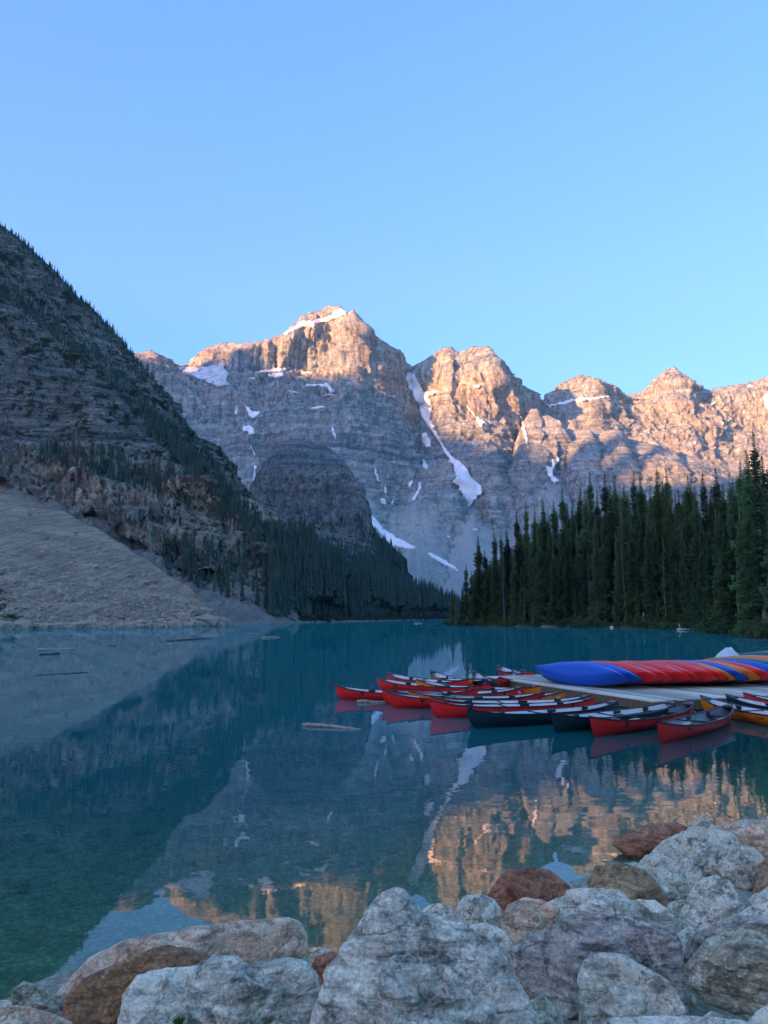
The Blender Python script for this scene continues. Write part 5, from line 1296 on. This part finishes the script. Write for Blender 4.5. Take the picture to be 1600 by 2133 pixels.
for i, (px, s) in enumerate(spots):
    X = on_land(px, 0.5 + (i % 3) * 0.8)
    r = bpy.data.objects.new('shrub', None); COL.objects.link(r); r.location = (X[0], X[1], X[2] - 0.1); r.scale = (s * 1.15, s, s * rr.uniform(0.8, 1.15)); r.rotation_euler = (0, 0, rr.uniform(0, 6))
    tag(r, 'green shrub at the foot of the right shore trees, %s from the left' % ordinal(i + 1), 'shrub', 'shrubs along the right shore')
    k = SHK[i % 3]; obj('foliage', k[0 if rr.random() < 0.7 else 1], parent=r); obj('stems', k[2], parent=r)

# ---- pale driftwood and stones on that shore
def shore_log(px, py, wpx, rad, label, mat=M_DRIFT, seed=0, up=0.15):
    X = at_z(px, py, 0.12); k = X[1] / 1600; L = wpx * k
    mb = MB(); mb.tube([(-L / 2, 0, 0), (-L * 0.1, 0.1, 0.04), (L / 2, -0.1, up)], [rad, rad * 0.9, rad * 0.5], 7); mb.tube([(-L * 0.2, 0, 0), (-L * 0.32, 0.1, rad * 3.5), (-L * 0.36, 0.1, rad * 4.5)], [rad * 0.6, rad * 0.4, rad * 0.2], 5)
    m = mb.mesh('beached_log'); m.materials.append(mat); o = obj('beached_log', m, loc=X); tag(o, label, 'log', 'logs beached on the right shore'); return o
M_BLEACH = mat_plain('bleached_wood', (0.62, 0.61, 0.58), 0.8, 0.2, 0.15, 5)
shore_log(1424, 1312, 26, 0.32, 'bleached white log with upright branch on the right shore', M_BLEACH)
shore_log(1088, 1304, 24, 0.2, 'pale log on the shore left of the shrub clump'); shore_log(1142, 1305, 30, 0.22, 'pale log lying under the trees in the bay'); shore_log(1165, 1303, 10, 0.22, 'short white stick poking up at the bay', M_BLEACH)
shore_log(1292, 1306, 40, 0.22, 'pale log on the brown bank in the middle of the shore'); shore_log(1508, 1312, 14, 0.25, 'pale log by the bank near the right edge'); shore_log(1585, 1324, 18, 0.2, 'bleached log behind the leaning trunk at right', M_BLEACH)
def shore_rock(px, py, wpx, hpx, label, mat, seed):
    X = at_z(px, py, 0.1); k = X[1] / 1600
    D, F = ico(3); P = D * np.array([wpx * k / 2, wpx * k * 0.4, hpx * k * 0.6]) * (1 + 0.2 * fbm(D * 1.5 + seed, 3))[:, None]
    tag(obj('shore_rock', mesh_np('shore_rock', P, F), mat, loc=X), label, 'rock', 'rocks on the right shore')
shore_rock(1275, 1307, 8, 5, 'white stone at the bank, left end', B_PALE, 1); shore_rock(1125, 1300, 9, 8, 'pale rock in the little bay', B_PALE, 2); shore_rock(1520, 1314, 18, 16, 'brown earth bank rock near the right edge', B_TAN, 3); shore_rock(1540, 1318, 20, 10, 'greyish rock right of the brown bank', B_PURPLE, 4); shore_rock(1300, 1304, 40, 7, 'low brown bank in the middle of the right shore', B_OCHRE, 5); shore_rock(1597, 1326, 22, 12, 'grey rock beside the leaning trunk at the right edge', B_GREY, 6)
# unidentified white spot among the trees, built as a pale stump
X = on_land(1340, 4.0); mb = MB(); mb.tube([(0, 0, -0.3), (0.05, 0, 0.9), (0.2, 0, 1.7)], [0.42, 0.38, 0.2], 7); mb.tube([(0.15, 0, 1.6), (0.1, 0, 2.3)], [0.3, 0.22], 7)
m = mb.mesh('stump'); m.materials.append(M_BLEACH); X[2] += 1.0; tag(obj('stump', m, loc=X), 'small white stump standing among the shore trees', 'stump')

# ---- far conifers: low, many
def far_tree(rr, h):
    """small conifer: jagged stacked skirts, about 40 triangles"""
    V, F = [], []; n = 6; lv = 5
    w = h * rr.uniform(0.085, 0.13)
    for j in range(lv):
        z0 = h * (0.06 + 0.19 * j); z1 = min(h, z0 + h * 0.34); r = w * (1 - 0.19 * j) * rr.uniform(0.85, 1.15)
        b = len(V); a0 = rr.uniform(0, 6.28)
        V.append((0, 0, z1))
        for k in range(n):
            a = a0 + 6.283 * k / n; q = r * rr.uniform(0.6, 1.25)
            V.append((q * math.cos(a), q * math.sin(a), z0 + h * rr.uniform(-0.05, 0.05)))
        for k in range(n): F.append((b, b + 1 + k, b + 1 + (k + 1) % n))
    return np.array(V), np.array(F)
rr = random.Random(5)
FT = [far_tree(rr, 1.0) for _ in range(10)]
M_FAR = [mat_leaf('far_conifers', (0.05, 0.095, 0.075), (0.08, 0.135, 0.095), 0.3)]
FT_ME = []
for V, F in FT:
    m = mesh_np('conifer', V, F, False); m.materials.append(M_FAR[0]); FT_ME.append(m)
TR_ME = MB(); TR_ME.tube([(0, 0, -0.12), (0, 0, 0.5), (0, 0, 0.95)], [0.014, 0.010, 0.002], 5); TR_ME = TR_ME.mesh('trunk'); TR_ME.materials.append(M_BARK)

cand = []     # (px, py, objects, height, where)
def band(poly_top, poly_bot, x0, x1, n, objs, h, where, power=1.0):
    for _ in range(n):
        px = rr.uniform(x0, x1); a_ = float(np.interp(px, *zip(*poly_top))); b_ = float(np.interp(px, *zip(*poly_bot)))
        py = a_ + (b_ - a_) * rr.random() ** power
        cand.append((px, py, objs, h * rr.uniform(0.6, 1.25), where))
LM = [left]
cr = [(x, y + 3) for x, y in l_crest]
band(cr, [(x, y + 8) for x, y in cr], -15, 600, 420, LM, 7.5, 'sky', 1.0)
band(cr, [(x, y + 45) for x, y in cr], -15, 300, 200, LM, 7, 'sky', 1.2)
band([(0, 590), (60, 625), (120, 672), (200, 730), (280, 800), (350, 885), (420, 960)], [(0, 625), (60, 660), (120, 712), (200, 775), (280, 858), (350, 925), (420, 985)], -15, 420, 520, LM, 8.5, 'diag')
band([(90, 930), (180, 940), (300, 965), (400, 1000), (500, 1070)], [(90, 965), (180, 985), (300, 1020), (400, 1055), (500, 1110)], 80, 500, 340, LM, 9, 'ledge')
band([(300, 860), (350, 890), (420, 955), (500, 1060), (560, 1130), (640, 1200), (760, 1252)], [(300, 900), (350, 940), (420, 1010), (500, 1100), (560, 1210), (640, 1290), (760, 1290)], 300, 760, 560, LM, 10, 'edge')
band([(340, 1130), (420, 1150), (500, 1150), (600, 1180)], [(340, 1180), (420, 1230), (500, 1255), (600, 1285)], 340, 600, 130, LM, 11, 'foot')
band([(560, 1140), (640, 1125), (740, 1145), (800, 1170), (838, 1210), (950, 1265), (1150, 1278)], [(560, 1285), (1150, 1285)], 560, 1150, 2400, [hill, left], 17, 'hill')
band([(735, 1060), (770, 1105), (838, 1165), (850, 1215), (950, 1258), (1150, 1278)], [(735, 1110), (770, 1150), (838, 1200), (850, 1240), (950, 1270), (1150, 1284)], 740, 1150, 420, [hill], 19, 'hill')
band([(540, 980), (600, 922), (690, 940), (735, 990)], [(540, 1040), (600, 1000), (690, 1005), (735, 1015)], 540, 735, 170, [hill], 8, 'dome')
stuffV, stuffF, nV = [], [], 0
hits = []
for px, py, objs, h, where in cand:
    if where == 'sky':
        y_ = py - 22
        while y_ < py + 14 and not cast(px, y_, objs): y_ += 1.0
        py = y_ + 1.0 + (py % 1.0) * (4.0 if h > 7.5 else 14.0)
    r_ = cast(px, py, objs + ([talus] if where in ('edge', 'foot') else []))
    if not r_ or r_[2] is talus: continue
    if r_[0].z < 0.5: continue
    hits.append((h / r_[0].y, np.array(r_[0]), h, where))
order = sorted(range(len(hits)), key=lambda i: -hits[i][0])
singles = set([i for i in order if hits[i][3] != 'hill' and hits[i][3] != 'dome'][:110])
LB = {'sky': 'small conifer on the skyline ridge of the dark left mountain', 'diag': 'conifer in the slanting tree belt across the left mountain', 'ledge': 'conifer on the ledge above the left cliff', 'edge': 'conifer on the right flank of the left mountain', 'foot': 'conifer at the foot of the left cliff'}
for i, (_, X, h, where) in enumerate(hits):
    k = rr.randrange(10); a = rr.uniform(0, 6.28)
    if i in singles:
        r = bpy.data.objects.new('conifer', None); COL.objects.link(r); r.location = X + np.array([0, 0, -0.3]); r.scale = (h, h, h); r.rotation_euler = (0, 0, a)
        tag(r, LB[where], 'tree', LB[where].replace('conifer', 'conifers').replace('small ', ''))
        obj('crown', FT_ME[k], parent=r); obj('trunk', TR_ME, parent=r)
    else:
        V, F = FT[k]; c_, s_ = math.cos(a), math.sin(a)
        Q = np.stack([V[:, 0] * c_ - V[:, 1] * s_, V[:, 0] * s_ + V[:, 1] * c_, V[:, 2]], -1) * h + X - np.array([0, 0, 0.4])
        stuffV.append(Q); stuffF.append(F + nV); nV += len(Q)
m = mesh_np('far_forest', np.concatenate(stuffV), np.concatenate(stuffF), False)
tag(obj('far_forest', m, M_FAR[0]), 'dark conifer forest covering the far slopes and ledges', 'forest', kind='stuff')

# ---- rubble scattered over the talus fan
rs = np.random.RandomState(4)
D, F = ico(1)
V_, F_, nV = [], [], 0
for it_ in range(3300):
    edge_ = it_ >= 2600
    px = rs.uniform(-10, 480); top = np.interp(px, [0, 100, 250, 400, 485], [1015, 1055, 1138, 1242, 1302]); py = top + (1309 - top) * rs.random() ** 0.7
    if edge_: py = float(np.interp(px, [0, 200, 400, 485], [1310.5, 1308.5, 1305, 1302.5])) + rs.uniform(-4, 1.5)
    h = cast(px, py, [talus])
    if not h: continue
    s = (0.5 if edge_ else 0.30) * rs.lognormal(0, 0.6)
    Q = D * (1 + 0.25 * rs.normal(size=(len(D), 1))) * s * np.array([1.2, 1, 0.8]) + np.array(h[0]) + np.array([0, 0, 0.25 * s])
    V_.append(Q); F_.append(F + nV); nV += len(Q)
tag(obj('talus_stones', mesh_np('talus_stones', np.concatenate(V_), np.concatenate(F_), False), mat_boulder('talus_stone', (0.22, 0.2, 0.18), (0.34, 0.31, 0.28), (0.14, 0.13, 0.12), 0.2)), 'loose stones scattered over the talus slope', 'rubble', kind='stuff')

# ---- small green sprig between the front boulders
M_GREEN = mat_leaf('herb_leaves', (0.03, 0.10, 0.02), (0.05, 0.15, 0.03), 0.2)
X = at(372, 2139, 4.25)
herb = bpy.data.objects.new('herb', None); COL.objects.link(herb); herb.location = X
tag(herb, 'tiny green leafy plant between the boulders at the bottom edge', 'plant')
for k in range(12):
    a = k * 2.4; L = rr.uniform(0.025, 0.045); d = np.array([math.cos(a), math.sin(a)]); s_ = np.array([-d[1], d[0]])
    mb = MB(); mb.add([(0, 0, -0.02), (*(d * L * 0.5 + s_ * 0.014), 0.02), (*(d * L), 0.035), (*(d * L * 0.5 - s_ * 0.014), 0.02)], [(0, 1, 2), (0, 2, 3)])
    m = mb.mesh('leaf', False); m.materials.append(M_GREEN); obj('leaf', m, parent=herb)

# ================================================================== AIR
mb = MB(); mb.box(-11500, 4500, -8400, 5600, -8, 2500)
hz = NT('thin_morning_haze')
vol = hz.n('ShaderNodeVolumePrincipled'); vol.inputs['Color'].default_value = (0.52, 0.82, 1.0, 1); vol.inputs['Density'].default_value = 4.2e-5; vol.inputs['Anisotropy'].default_value = 0.1
hz.t.links.new(vol.outputs[0], hz.out.inputs['Volume'])
m = mb.mesh('haze', False)
tag(obj('haze', m, hz.m), 'thin blue morning haze filling the valley air', 'haze', kind='stuff')
